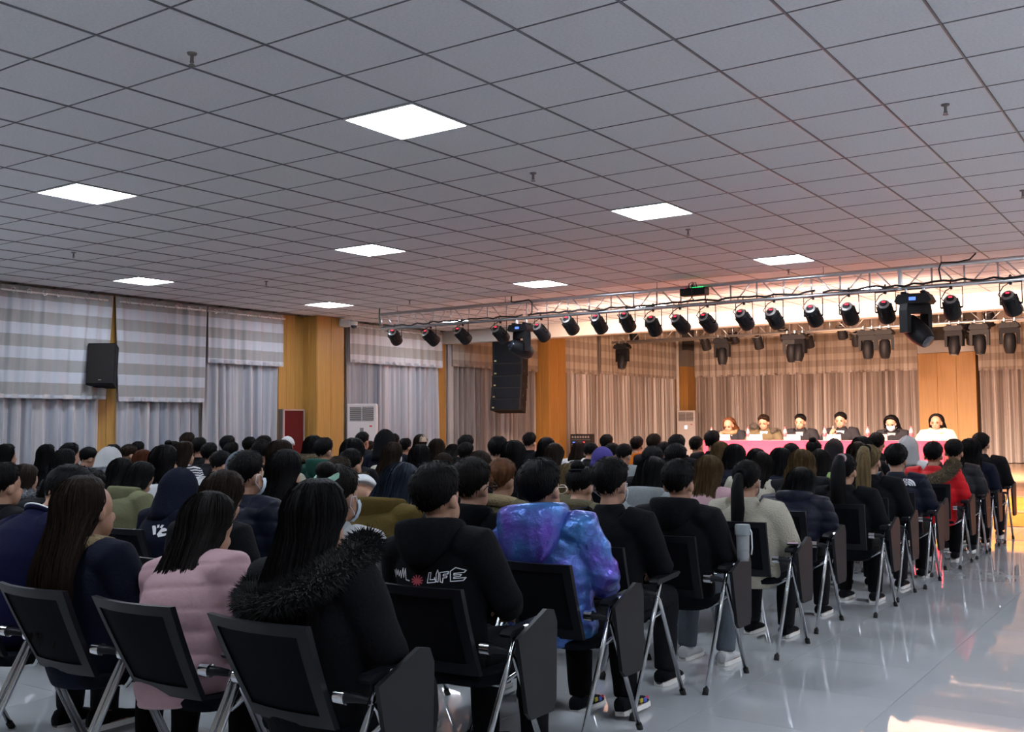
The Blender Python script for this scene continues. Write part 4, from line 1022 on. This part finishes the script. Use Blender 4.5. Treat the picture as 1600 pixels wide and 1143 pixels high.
# ------------------------------------------------------------------ people: assembling and seating
CC = {'purple': (.10, .06, .42), 'black': (.0045, .0045, .006), 'navy': (.005, .007, .017), 'dark': (.010, .010, .013), 'grey': (.22, .24, .25), 'lgrey': (.33, .34, .35), 'white': (.48, .48, .49), 'cream': (.40, .37, .30),
      'khaki': (.075, .050, .011), 'sage': (.135, .135, .075), 'red': (.50, .008, .014), 'orange': (.50, .13, .01), 'yellow': (.62, .52, .22), 'pink': (.43, .27, .30), 'green': (.012, .055, .042),
      'taupe': (.085, .072, .042), 'maroon': (.10, .012, .03), 'polo': (.0045, .005, .026), 'lime': (.25, .36, .14), 'charcoal': (.016, .017, .021), 'jean': (.10, .115, .14), 'brown': (.05, .03, .018), 'tan': (.20, .15, .085), 'beige': (.66, .55, .38)}
HC = {'k': (.004, .0035, .004), 'b': (.018, .010, .006), 'd': (.008, .006, .0055), 'l': (.085, .050, .020), 'g': (.105, .042, .018), 'y': (.135, .092, .042), 'r': (.095, .026, .010), 'u': (.012, .018, .032)}
CM = {}
def cloth(c, sty):
    k = (c, sty)
    if k in CM: return CM[k]
    col = CC[c] if isinstance(c, str) else c
    if sty == 'puffy': m = mat('padded_%s' % c, col, .5, bump=(30, .3), spec=.14)
    elif sty == 'fleece': m = mat('fleece_%s' % c, col, .95, bump=(90, .9), spec=.15)
    elif sty == 'shiny':
        m = mat('painted_iridescence', (.10, .055, .40), .30, .45, var=(5.5, (.05, .19, .47)), bump=(22, .9));  # fixed blue patches in the colour stand in for the shifting sheen
    elif sty == 'coat': m = mat('coat_%s' % c, col, .85, bump=(70, .4), spec=.12)
    else: m = mat('cloth_%s' % c, col, .9, bump=(80, .35), spec=.12)
    CM[k] = m; return m
def zebra():
    if 'zebra' in MATS: return MATS['zebra']
    m = bpy.data.materials.new('zebra'); MATS['zebra'] = m; m.use_nodes = True; N = m.node_tree.nodes; L = m.node_tree.links
    tc = N.new('ShaderNodeTexCoord'); wv = N.new('ShaderNodeTexWave'); wv.bands_direction = 'Z'; wv.inputs['Scale'].default_value = 11; wv.inputs['Distortion'].default_value = 5; wv.inputs['Detail Scale'].default_value = 1.2
    cr = N.new('ShaderNodeValToRGB'); cr.color_ramp.interpolation = 'CONSTANT'; cr.color_ramp.elements[0].color = (.01, .01, .015, 1); cr.color_ramp.elements[1].position = .5; cr.color_ramp.elements[1].color = (.6, .6, .63, 1)
    L.new(tc.outputs['Object'], wv.inputs['Vector']); L.new(wv.outputs['Color'], cr.inputs[0]); L.new(cr.outputs[0], N['Principled BSDF'].inputs['Base Color']); N['Principled BSDF'].inputs['Roughness'].default_value = .8
    return m
def setm(o, m):
    o.material_slots[0].link = 'OBJECT'; o.material_slots[0].material = m; return o
def part(name, me, root, m=None, loc=(0, 0, 0), rot=(0, 0, 0), scale=(1, 1, 1), parent=None):
    o = inst(name, me, parent or root, loc, rot, scale)
    if m: setm(o, m)
    return o
FUR_COL = {'grey': (.25, .26, .29), 'tan': (.17, .13, .075), 'black': (.008, .008, .009), 'dark': (.05, .045, .035), 'white': (.5, .5, .5)}
def furm(c): return mat('fur_'+c, FUR_COL[c], .9, spec=.06, var=(60, scol(FUR_COL[c], .5)), sheen=.2)
def build_person(root, P, hair, hc, sty, cc, ex, seed, face=False):
    J = POSES[P]; ex = ex or ''
    hm = hair_mat(HC[hc]); jm = zebra() if 'zebra' in ex else cloth(cc, sty)
    part('body', get_body(P), root); part('jacket', get_jacket(P, sty), root, jm)
    tr = 'jean' if 'jean' in ex else ('dark' if seed % 3 == 0 else 'black')
    part('trousers', get_trousers(P), root, cloth(tr, 'slim'))
    shm = cloth(['black', 'dark', 'white', 'black', 'dark', 'charcoal'][seed % 6] if 'shoew' not in ex else 'white', 'slim')
    for k in 'LR':
        a = J['an'+k]; s = part('shoe', SHOE, root, shm, (a.x, a.y+.02, 0), (0, 0, 0)); part('sole', SOLE, root, None, parent=s)
    hd = J['head']; hrot = (-J['hp'], 0, 0); drot = (-J['hp']*.55, 0, 0)
    def H(name, me, m, loose=False):
        k = (1.20 if hair in ('long', 'wavy', 'mid', 'bob') else 1.19) if name == 'hair' else 1.12
        return part(name, me, root, m, hd, drot if loose else hrot, (k, k, k))
    if hair != 'none':
        lo = hair in ('long', 'wavy', 'mid'); h = H('hair', get_hair(hair, seed), hm, lo)
        if 'collar' in ex and lo: h.location.y -= .03
        if 'tuft' == hair: h.scale = (1.27, 1.27, 1.24)
        if hair == 'pony':
            t = part('ponytail', HTAIL if 'high' in ex else TAIL, root, hm, parent=h)
            b = part('hair_tie', BAND, root, cloth('pink' if 'bow' in ex else 'black', 'slim'), (0, -.12, .045) if 'high' not in ex else (0, -.10, .10), (rad(80), 0, 0), parent=h)
        if hair == 'bun':
            part('bun', LBUN if 'low' in ex else BUN, root, hm, parent=h)
            if 'scrunchie' in ex: part('scrunchie', BAND, root, cloth('scr', 'fleece') if False else mat('scrunchie', (.25, .42, .34), .9, bump=(60, .6)), (0, -.075, .085), (rad(35), 0, 0), (1.5, 1.5, 1.6), parent=h)
            if 'clip' in ex: part('hair_tie', BAND, root, cloth('dark', 'slim'), (0, -.085, .088), (rad(20), 0, 0), (1.2, 1.2, .6), parent=h)
    for w_ in ex.split():
        if w_.startswith('beanie:'): H('beanie', BEANIE, cloth(w_[7:] if w_[7:] in CC else 'navy', 'fleece') if w_[7:] != 'violet' else mat('violet_knit', (.035, .025, .16), .95, bump=(90, .6)))
        elif w_.startswith('cap:'): H('cap', CAPM, cloth(w_[4:], 'slim')).rotation_euler = (-J['hp'], 0, rad(35))
        elif w_.startswith('hoodup:'): H('raised_hood', HOODUP, cloth(w_[7:], sty if sty != 'puffy' else 'coat'), True)
        elif w_.startswith('hood:'): part('hood', HOODDN, root, cloth(w_[5:], sty), J['neck'], (-rad(8), 0, 0))
        elif w_ == 'bighood': part('hood', HOODBIG, root, jm, J['neck']+Vector((0, -.015, .02)), (-rad(6), 0, 0), (1.15, 1.1, 1.05))
        elif w_.startswith('fur:'): part('fur_trim', FUR, root, furm(w_[4:]), J['neck']+Vector((0, 0, .0)), (-rad(10), 0, 0))
        elif w_.startswith('furbig:'): part('fur_trim', FURBIG, root, furm(w_[7:]), J['neck'], (-rad(4), 0, 0), (1.15, 1.1, 1.1))
        elif w_.startswith('collar:'): part('collar', SCARF, root, cloth(w_[7:], 'fleece'), J['neck']+Vector((0, -.005, .0)), (-rad(14), 0, 0), (1.35, 1.15, 1.2))
        elif w_ == 'mask': H('face_mask', MASKME, None)
        elif w_ == 'glasses': H('glasses', GLASSM, None)
        elif w_ == 'wglasses': H('glasses', GLASSM, M['paper'])
    if face:
        R_ = J['Rh']
        for s in (-1, 1):
            part('eye', EYEM, root, None, hd+R_ @ Vector((.034*s, .086, .009)), hrot)
            part('eyebrow', BROWM, root, None, hd+R_ @ Vector((.035*s, .093, .032)), hrot)
        if 'mask' not in ex: part('mouth', LIPM, root, None, hd+R_ @ Vector((0, .106, -.069)), hrot)
EYEM = MB().ell((0, 0, 0), (.012, .009, .008), 10, 6).mesh('eye', M['eye'], True)
BROWM = MB().ell((0, 0, 0), (.020, .008, .004), 10, 6).mesh('eyebrow', M['brow'], True)
LIPM = MB().ell((0, 0, 0), (.022, .008, .007), 10, 6).mesh('mouth', M['lip'], True)

ROWS = [2.65, 3.52, 4.36, 5.08, 5.75, 6.78, 7.73, 8.57, 9.37, 10.2, 11.0, 11.72, 12.6, 13.45, 14.4]
# id: pixel column, pixel row of the crown, row, hair, hair colour, coat cut, coat colour, extras, pose, words on the clothing
PEOPLE = '''
C15 500 748 0 long k coat black furbig:black U black coat with thick black fur collar
B17 318 766 0 long d puffy pink - L quilted pale pink jacket
A16 145 742 0 long b coat navy collar:tan U dark navy coat with tan hood
A14 78 722 0 short k slim polo glasses,collarp F dark blue polo with white trimmed collar, bending forward
D13 687 717 1 tuft k slim black hood:black U black hoodie with white LIFE lettering
C13 530 725 1 bun d coat lgrey scrunchie,mask U light grey coat and green scrunchie
B14 352 736 1 mid b coat black - L black coat right behind the pink jacket
A12 10 722 1 short k coat black - U black jacket at the left edge
B16 284 740 2 none k slim navy hoodup:navy L black raised hood with white figures logo
D14 738 713 2 short d slim black glasses,hood:black U black hoodie and thin glasses
E12 848 712 2 tuft k shiny purple bighood,wglasses U shiny purple and blue padded jacket
C16 622 725 2 mid u coat khaki hood:khaki F brown olive hooded jacket, bent forward
B12 388 703 2 short k puffy navy mask U shiny navy padded jacket and face mask
A13 42 726 2 mid b slim charcoal fur:grey L charcoal top with pale grey fur collar
A15 145 733 2 short k coat dark - L dark jacket
E13 955 713 3 short k slim black mask U plain black sweater with mask loop behind the ear
C14 566 737 3 none k coat black cap:white F black coat and lettered white cap, head down
C5 448 701 3 long k coat cream - U cream coat with dark strap
A9 172 700 5 none k puffy white hoodup:white,fur:grey L white padded jacket with grey fur hood
F11 1061 716 4 short k coat black hood:black,shoew,jean U black hooded coat
E11 908 727 4 bun k coat taupe clip,collar:taupe L brown coat with woolly collar
D15 785 715 4 bun g coat taupe low,collar:tan U olive leather coat with cream shearling collar
C13b 532 712 4 short b coat dark - U dark jacket
B13 378 702 4 none k coat dark beanie:jean U denim blue knitted cap
B1 259 695 4 bob k coat white - U white coat collar
A11a 192 716 4 mid k coat charcoal - L charcoal top
A4 104 701 4 long k coat dark - U dark coat with white piping
G9 1168 718 5 pony k fleece cream mask U cream fleece jacket
F10 1020 715 5 bob k coat grey hood:grey L grey hooded jacket
E10 890 725 5 long y coat taupe - F taupe coat
C12 550 700 5 short k coat maroon fur:tan U maroon patterned coat with tan fur hood
C2 440 687 5 bob b fleece cream - U cream fleece jacket
B9 345 704 5 short k coat white - L white jacket
A11 222 722 3 mid k coat sage hood:sage H sage green hoodie, one hand raised to the head
A3 110 691 5 short k coat black - U black coat
A1 12 693 5 mid k coat black - U black coat at the left edge
G10 1252 731 6 mid k puffy navy hood:navy F navy padded coat, bent forward
F12 1108 712 6 long l coat pink - L pale pink jacket
D11 750 705 6 mid b coat black mask L black coat
C8 553 684 6 long k coat black - U black coat
C4 411 686 6 short k coat dark - U dark jacket
B4 290 689 6 long b slim white zebra U zebra striped shirt
A10 225 702 6 mid r coat brown - L brown coat
A6 177 693 6 short k coat dark - U dark coat
A5 138 698.5 6 short k coat navy - L navy jacket
A2 75.6 693.7 6 mid k coat black - U black coat
G11 1320 708 7 pony k coat black high,bow U black coat with thin white back piping
F7 1021 696 7 short k coat black - U black jacket
E1 804 688 7 bob k coat black - U black coat
D5 658 694 7 long k coat cream - U cream coat
C7 507 683 7 short k coat green hood:green U dark green jacket
B6 329 691 7 short k coat charcoal mask U charcoal jacket and blue mask
B2 272 689 7 bun k coat dark - U dark coat
A7 201 694 7 short b coat dark - L dark coat
H3 1358 694 8 pony y coat black high U black coat
G5 1253 702 8 wavy l coat dark - L dark coat
G2 1190 705 8 long d fleece cream - L cream fleece jacket
F9 1057 692 8 tuft k coat black - U black coat
E7 942 696 8 none k coat black beanie:violet U black coat and violet knitted beanie
D12 779 681 8 short k coat black - U black coat
D7 693 708 8 mid b coat dark - F dark coat
D4 615 690 8 long b coat cream mask U cream coat and face mask
C6 491 680 8 mid k coat black fur:tan U black coat with tan fur hood
B11 413 680 8 short k coat black - U black coat
B8 363 690 8 short k coat dark - U dark jacket
B5 312 683 8 short k coat black - U black coat
A8 217 689 8 short k coat black - U black coat
H4 1400 692 9 tuft k puffy navy - U navy padded jacket with small white logo
G3 1220 700 9 bob k puffy navy - L navy padded jacket
E4 866 693 9 mid b coat dark - L dark coat
D10 729 690 9 short k coat black - U black jacket
B7 357 680 9 short k coat black - U black coat
B3 294 675 9 short b coat dark - U dark coat
G7 1281 702 10 long d coat lime - L lime green jacket
F14 1148 694 10 bob k puffy navy - L glossy navy padded jacket
F1 975 693 10 short k coat grey - L grey jacket
D9 729 679 10 short k coat black - U black coat
C11 602 672 10 none k coat navy hoodup:black U navy coat with raised black hood
B10 391 682 10 short k coat dark - U dark coat
H6 1458 689 11 short k puffy red furbig:tan U bright red jacket with tan fur hood
H10 1340 691 11 mid b coat black - L black coat
G1 1182 701 11 mid k coat dark - F dark coat
F4 1058 678 11 short k coat black - U black coat
E9 956 692 11 short k coat navy - L navy jacket
E3 855 683 11 mid k coat white - U white shirt
D6 684 685 11 long b coat black - U black coat
C11b 614 677 11 short k coat navy - U navy coat
C1 449 680 11 none k coat black cap:white U black coat and white cap
H7 1490 685 12 short k puffy charcoal - U charcoal padded jacket
H1 1347 681 12 long k coat black - U black coat
G4 1236 692 12 short k coat black - L black coat
F13 1126 690 12 long l coat dark - L dark coat
F8 1038 690 12 short k coat navy - L navy jacket
E6 923 691 12 short k coat black - L black coat
D8 707 694 12 bob k coat dark - F dark coat
D2 634 684 12 short k coat black - U black jacket
C9 567 674 12 short k coat dark - U dark jacket
H8 1516 684 13 long k coat navy - U navy coat
H5 1418 682 13 none k coat white hoodup:lgrey U white jacket and raised grey hood
G6 1271 687 13 bun k coat black - L black coat
F6 1113 672 13 short k coat black - U black coat
F3 1022 677 13 short b coat dark - U dark coat
E5 906 690 13 mid b coat white - L white shirt
E2 828 675 13 short k slim black - U black sweater
C10 579 689 13 short b coat yellow mask L pale yellow jacket and face mask
H9 1532 675 14 short k coat black - U long black coat
H2 1370 675 14 short k coat black - U black coat
G8 1303 686 14 none k coat dark hoodup:dark L dark raised hood
F5 1088 681 14 short k slim navy backprint U navy top with white script on the back
F2 996 681 14 short k slim orange - U orange sweater
E8 948 678 14 short k coat black - U black coat
D3 658 678 14 mid b coat black cap:cream U black coat and cream cap
'''
L_ = []
for ln in PEOPLE.strip().splitlines():
    q = ln.split(None, 9); L_.append(dict(id=q[0], px=float(q[1]), top=float(q[2]), row=int(q[3]), hair=q[4], hc=q[5], sty=q[6], cc=q[7], ex='' if q[8] == '-' else q[8].replace(',', ' '), P=q[9].split(None, 1)[0], desc=q[9].split(None, 1)[1]))
SEATX = {'A14': -4.80, 'A16': -4.10, 'B17': -3.42, 'C15': -2.73, 'E12': -2.74, 'D13': -2.76}
for d in L_:
    J = POSES[d['P']]; y = ROWS[d['row']]; p = aty(d['px'], d['top'], y+J['head'].y)
    extra = {'none': .03, 'tuft': .026}.get(d['hair'], .018)
    d['x'] = p.x; d['s'] = max(.90, min(1.09, p.z/(J['top']+extra))); d['seat'] = SEATX.get(d['id'], p.x)
for r in range(15):
    row = sorted([d for d in L_ if d['row'] == r], key=lambda d: -d['seat'])
    for it in range(60):
        for a, b in zip(row, row[1:]):
            g = a['seat']-b['seat']
            if g < .62: a['seat'] += (.62-g)*(.5 if a['id'] not in SEATX else 0); b['seat'] -= (.62-g)*.5
        for d in row: d['seat'] = max(-13.15, min(-2.60, d['seat']))
    for k, d in enumerate(row): d['n'] = k+1; d['gap'] = min([abs(d['seat']-e['seat']) for e in row if e is not d]+[.69])
WHERE = ['last row', 'second row from back', 'third row from back']+['%s row from back' % ORD[k] for k in range(4, 16)]
DET = {'A14', 'A16', 'B17', 'C15', 'D13', 'C13', 'B14', 'B16', 'E12', 'D14', 'C16', 'B12', 'E13'}
PERS = {}
UNIQ = {'C15', 'B17', 'A16', 'A14', 'D13', 'C13', 'B14', 'B16', 'D14', 'E12', 'C16', 'B12', 'A13', 'E13', 'C14', 'A9', 'D15', 'E11', 'G9', 'C12', 'A11', 'G11', 'B4', 'C7', 'E7', 'H4', 'H6', 'H5', 'F5', 'F2', 'C10', 'D3', 'C1', 'G7', 'C11', 'G8', 'H9', 'A1', 'A12', 'B13'}
for k, d in enumerate(L_):
    root = empty('person', (d['seat'], ROWS[d['row']], 0)); root.scale = (d['s']*1.08, d['s']*1.05, d['s'])
    root.rotation_euler = (0, max(-.13, min(.13, (d['x']-d['seat'])/1.15)), 0)
    build_person(root, d['P'], d['hair'], d['hc'], d['sty'], d['cc'], d['ex'], k)
    place = '%s from aisle, %s' % (ORD[d['n']], WHERE[d['row']])
    lab = 'person in '+d['desc'] if d['id'] in UNIQ else 'person in %s, %s' % (d['desc'], place)
    if len(lab.split()) < 7: lab += ', '+WHERE[d['row']]
    tag(root, lab, 'person', 'seated audience'); PERS[d['id']] = root
    chair(d['seat'], ROWS[d['row']], 'black mesh chair, '+place, d['n'] == 1 or d['id'] in DET, d['n'] == 1 and d['row'] != 3, min(1., d['gap']/.69))
chair(-2.72, ROWS[10], 'empty black mesh chair with writing tablet at the aisle, eleventh row from back', True, True)
# ------------------------------------------------------------------ panel speakers behind the red table
POSES['T'] = pose(10, 14, 'table'); POSES['T2'] = pose(6, 4, 'table'); POSES['M'] = pose(8, 4, 'mic'); POSES['O'] = pose(12, 18, 'mouth')
SPK = [(1138, 652, 'O', 'wavy', 'g', 'coat', 'charcoal', 'collar:tan', 'leftmost panel speaker in a dark coat, hand held to the mouth'),
       (1193, 647, 'T', 'short', 'b', 'coat', 'taupe', 'furbig:dark', 'panel speaker looking down, in a green coat with fur hood'),
       (1250, 646, 'T2', 'short', 'k', 'coat', 'charcoal', '', 'panel speaker in a dark grey jacket, third from left'),
       (1313, 643, 'M', 'short', 'k', 'coat', 'charcoal', '', 'panel speaker in a dark jacket holding a microphone'),
       (1392, 649, 'T', 'bob', 'k', 'coat', 'charcoal', 'mask hood:charcoal', 'panel speaker in a dark hoodie and mask, second from right'),
       (1462, 646, 'T2', 'long', 'd', 'coat', 'beige', 'collar:beige', 'rightmost panel speaker in a pale coat with fur')]
for k, (x, y, P, hair, hc, sty, cc, ex, lab) in enumerate(SPK):
    J = POSES[P]; YP = PY+1.08
    p = aty(x, y, YP-J['head'].y)
    s = max(.9, min(1.08, (p.z-.41)/(J['top']+.018)))
    root = empty('person', (p.x, YP, .41), PI); root.scale = (s*1.12, s*1.06, s)
    build_person(root, P, hair, hc, sty, cc, ex, k+60, True); tag(root, lab, 'person', 'panel speakers')
    sh = [M['white'], M['white'], cloth('grey', 'slim'), M['white'], cloth('grey', 'slim'), M['white']][k]
    c = J['chest']; R_ = Matrix.Rotation(-rad(8), 3, 'X')
    MB().prism([(-.065, .20), (.065, .20), (.05, .02), (0, -.12), (-.05, .02)], 1, .100, .155).obj('shirt', sh, root, loc=c+Vector((0, -.005, -.005)))
    o = chair(p.x, YP-.02, 'dark chair behind the panel table under the '+['leftmost speaker', 'speaker in the fur hood', 'third speaker from left', 'speaker with the microphone', 'speaker in the dark hoodie', 'speaker in the pale coat'][k], True, False, .95, PI, .41, 'panel chairs')
    if P == 'M':
        w_ = root.matrix_basis @ (J['wrR']+(J['wrR']-J['elR']).normalized()*.075)
        r2 = empty('microphone', w_+Vector((0, 0, -.06))); tag(r2, 'black hand microphone held by the fourth panel speaker', 'microphone')
        MB().tube([(0, 0, -.06), (0, .02, .10)], [.010, .014], 10).obj('handle', M['plastic'], r2, True); MB().ell((0, .026, .125), (.024, .024, .027)).obj('grille', M['fixture2'], r2, True)

# ------------------------------------------------------------------ prints and small things on the audience
def decal(mb, root, jacket, origin, u, v, nrm, m, name, scale=1.):
    """lays flat shapes (x, y in metres) on a jacket; real cloth print a few millimetres thick"""
    bvh = BVHTree.FromPolygons([x.co for x in jacket.vertices], [list(p.vertices) for p in jacket.polygons])
    vs = []
    for p in mb.v:
        q = Vector(origin)+Vector(u)*p[0]*scale+Vector(v)*p[1]*scale
        h = bvh.ray_cast(q+Vector(nrm)*.4, -Vector(nrm))
        vs.append((h[0] if h[0] else q)+Vector(nrm)*(.004+p[2]))
    g = MB(); g.v = [tuple(x) for x in vs]; g.f = mb.f; g.m = mb.m
    return g.obj(name, m, root)
def strokes(lines, w):
    mb = MB()
    for ln in lines:
        P = []
        for a, b in zip(ln, ln[1:]):
            n = max(1, int(math.hypot(b[0]-a[0], b[1]-a[1])/.012)); P += [(a[0]+(b[0]-a[0])*i/n, a[1]+(b[1]-a[1])*i/n) for i in range(n)]
        P.append(ln[-1])
        for a, b in zip(P, P[1:]):
            dx, dy = b[0]-a[0], b[1]-a[1]; l = math.hypot(dx, dy) or 1; nx_, ny_ = -dy/l*w, dx/l*w; ex, ey = dx/l*w*.5, dy/l*w*.5
            mb.add([(a[0]+nx_-ex, a[1]+ny_-ey, 0), (a[0]-nx_-ex, a[1]-ny_-ey, 0), (b[0]-nx_+ex, b[1]-ny_+ey, 0), (b[0]+nx_+ex, b[1]+ny_+ey, 0)], [(0, 1, 2, 3)])
    return mb
def text_mesh(s, size, shear=0., bold=0.):
    c = bpy.data.curves.new('t', 'FONT'); c.body = s; c.size = size; c.align_x = 'CENTER'; c.shear = shear; c.offset = bold
    o = bpy.data.objects.new('t', c); COL.objects.link(o); dg = bpy.context.evaluated_depsgraph_get(); dg.update()
    me = bpy.data.meshes.new_from_object(o.evaluated_get(dg)); bpy.data.objects.remove(o)
    mb = MB(); mb.v = [tuple(v.co) for v in me.vertices]; mb.f = [tuple(p.vertices) for p in me.polygons]; mb.m = [0]*len(mb.f); return mb
BK = (0, -1, 0); UX = (1, 0, 0); UZ = (0, 0, 1)
# LIFE in jagged outline letters
def jag(pts): return pts+[pts[0]]
LIFE = [jag([(-.105, .030), (-.090, .032), (-.098, -.012), (-.070, -.012), (-.066, .0), (-.060, -.028), (-.118, -.030), (-.112, .0)]),
        jag([(-.056, .018), (-.044, .045), (-.038, .020), (-.044, -.028), (-.056, -.026)]),
        jag([(-.030, .028), (.022, .030), (.018, .016), (-.008, .016), (-.010, .006), (.012, .004), (.008, -.006), (-.012, -.006), (-.016, -.034), (-.030, -.028)]),
        jag([(.032, .030), (.062, .050), (.112, .028), (.100, .016), (.052, .016), (.050, .006), (.086, .006), (.080, -.004), (.050, -.006), (.048, -.014), (.104, -.016), (.092, -.032), (.030, -.030)])]
jk = get_jacket('U', 'slim')
decal(strokes([[(x*.66, y*.7) for x, y in l] for l in LIFE], .0018), PERS['D13'], jk, (.115, 0, .885), UX, UZ, BK, M['white_print'], 'lettering')
SCR = [[(-.06, .02), (-.05, -.01), (-.04, .025), (-.03, .0), (-.02, .022), (-.012, -.005), (.0, .02), (.005, -.012), (.02, .03), (.024, -.01), (.036, .028), (.04, -.02), (.062, -.025)]]
decal(strokes(SCR, .0022), PERS['D13'], jk, (-.12, 0, .90), UX, UZ, BK, M['white_print'], 'lettering')
FLW = [[(0, 0), (.03*math.cos(a), .022*math.sin(a)+.004)] for a in [2*PI*k/11 for k in range(11)]]
decal(strokes(FLW, .0032), PERS['D13'], jk, (-.015, 0, .872), UX, UZ, BK, M['red_print'], 'flower_print')
# two seated figures back to back on the dark hood wearer
KP = MB(); 
def blob(pts): KP.add([(x, y, 0) for x, y in pts], [tuple(range(len(pts)))])
blob([(-.046, .030), (-.030, .030), (-.018, .016), (-.012, .0), (-.004, -.018), (-.018, -.022), (-.030, -.004), (-.052, .026)])
blob([(-.020, .034), (-.006, .036), (-.002, .020), (-.014, .016)])
blob([(.020, .034), (.006, .036), (.002, .020), (.014, .016)])
blob([(.046, .010), (.030, .018), (.014, .016), (.002, -.018), (.016, -.034), (.046, -.026), (.05, -.012), (.030, -.014), (.020, -.006), (.046, .002)])
decal(KP, PERS['B16'], get_jacket('L', 'slim'), (.10, 0, .92), UX, UZ, BK, M['white_print'], 'logo_print', 1.25)
# small half dome logo with three lines of words
jk = get_jacket('U', 'puffy'); TN = MB()
for r0_, r1_ in ((.010, .022), (.026, .038), (.042, .054)):
    pts = [(r1_*math.cos(a), r1_*math.sin(a)) for a in [rad(90*i/6) for i in range(7)]]; q = [(r0_*math.cos(a), r0_*math.sin(a)) for a in [rad(90*i/6) for i in range(7)]]
    for i in range(6): TN.add([(pts[i][0], pts[i][1], 0), (pts[i+1][0], pts[i+1][1], 0), (q[i+1][0], q[i+1][1], 0), (q[i][0], q[i][1], 0)], [(0, 1, 2, 3)])
decal(TN, PERS['H4'], jk, (.135, 0, .97), UX, UZ, BK, M['white_print'], 'logo_print', 1.25)
for k, wd in enumerate(('THE', 'NORTH', 'FACE')):
    t = text_mesh(wd, .025, 0, .0008); wmax = max(v[0] for v in t.v); t.v = [(v[0]-wmax, v[1], v[2]) for v in t.v]
    decal(t, PERS['H4'], jk, (.130, 0, 1.02-.023*k), UX, UZ, BK, M['white_print'], 'logo_words')
# script on the navy top near the front
SC2 = [[(-.07, .015), (-.02, .02), (-.05, .0), (-.03, -.02)], [(-.02, -.015), (-.01, .01), (0, -.015), (.012, .008), (.02, -.018)], [(.03, .01), (.03, -.02), (.045, -.02), (.05, .01), (.05, -.02)], [(.06, .012), (.062, -.02), (.075, -.018)]]
decal(strokes(SC2, .004), PERS['F5'], get_jacket('U', 'slim'), (.02, 0, .96), UX, UZ, BK, M['white_print'], 'lettering')
# piping on the black coat
PIP = [[(-.05, .04), (.02, .02), (.08, -.05), (.13, -.16)], [(.06, -.03), (.035, -.08)]]
decal(strokes(PIP, .003), PERS['G11'], get_jacket('U', 'coat'), (.02, 0, .90), UX, UZ, BK, M['white_print'], 'piping')
# letters on the white cap
c14 = PERS['C14']; J = POSES['F']; 
t = text_mesh('NIE', .045); tm = [J['head']+J['Rh'] @ (Matrix.Rotation(rad(40), 3, 'Z') @ Vector((.108-.3*abs(v[0])**2, -.02+v[1]*1., .075-v[0]))) for v in t.v]
g = MB(); g.v = [tuple(v) for v in tm]; g.f = t.f; g.m = t.m; g.obj('lettering', M['plastic'], c14)
# white trimmed polo collar
a14 = PERS['A14']; J = POSES['F']
MB().add(*torus(.078, .016, 26, 8)).obj('collar', cloth('polo', 'slim'), a14, True, J['neck']+Vector((0, .012, .02))).rotation_euler = (-rad(38), 0, 0)
MB().add(*torus(.088, .004, 26, 6)).obj('collar_trim', M['white_print'], a14, True, J['neck']+Vector((0, .010, .028))).rotation_euler = (-rad(38), 0, 0)
# clear tumbler on the chair tablet and a few phones
x, y = -2.30, 6.05
def tumbler():
    r = empty('water_tumbler', (-2.37, 5.86, .702)); tag(r, 'clear tumbler with grey lid held beside the cream fleece jacket', 'tumbler')
    MB().lathe([(.001, 0), (.033, 0), (.036, .02), (.040, .16), (.038, .16), (.034, .02), (.001, .006)], 18).obj('cup', M['water'], r, 40)
    MB().lathe([(.001, .004), (.030, .006), (.033, .06), (.001, .06)], 16).obj('drink', mat('dark_water', (.03, .035, .06), .1), r, 40)
    MB().lathe([(.037, .15), (.046, .155), (.046, .20), (.042, .215), (.001, .215)], 18).obj('lid', cloth('grey', 'slim'), r, 40)
    MB().tube([(.046, 0, .19), (.056, 0, .17), (.058, 0, .08), (.052, 0, .04)], .004, 6).obj('strap', M['white_print'], r, True)
tumbler()
ph = empty('phone', (-2.42, 6.86, .70)); tag(ph, 'phone lying on the tablet arm beside the cream fleece jacket', 'phone'); ph.rotation_euler = (0, 0, rad(20))
MB().box((0, 0, .005), (.075, .155, .009), bev=.003).obj('case', M['plastic'], ph); MB().box((0, 0, .0105), (.068, .145, .002)).obj('screen', M['phone'], ph)
# patterned trainers of the person in the purple jacket
for sh in [c for c in PERS['E12'].children if c.name.startswith('shoe')]:
    for k, (px_, py_, pz, c) in enumerate([(.042, .0, .06, (.7, .7, .7)), (.045, .05, .05, (.45, .35, .02)), (.045, .09, .045, (.05, .10, .5)), (.035, .13, .045, (.5, .03, .06)), (.0, .10, .066, (.5, .03, .06))]):
        MB().box((px_, py_, pz), (.010, .030, .022), bev=.003).obj('patch', mat('patch_%d' % k, c, .6), sh)
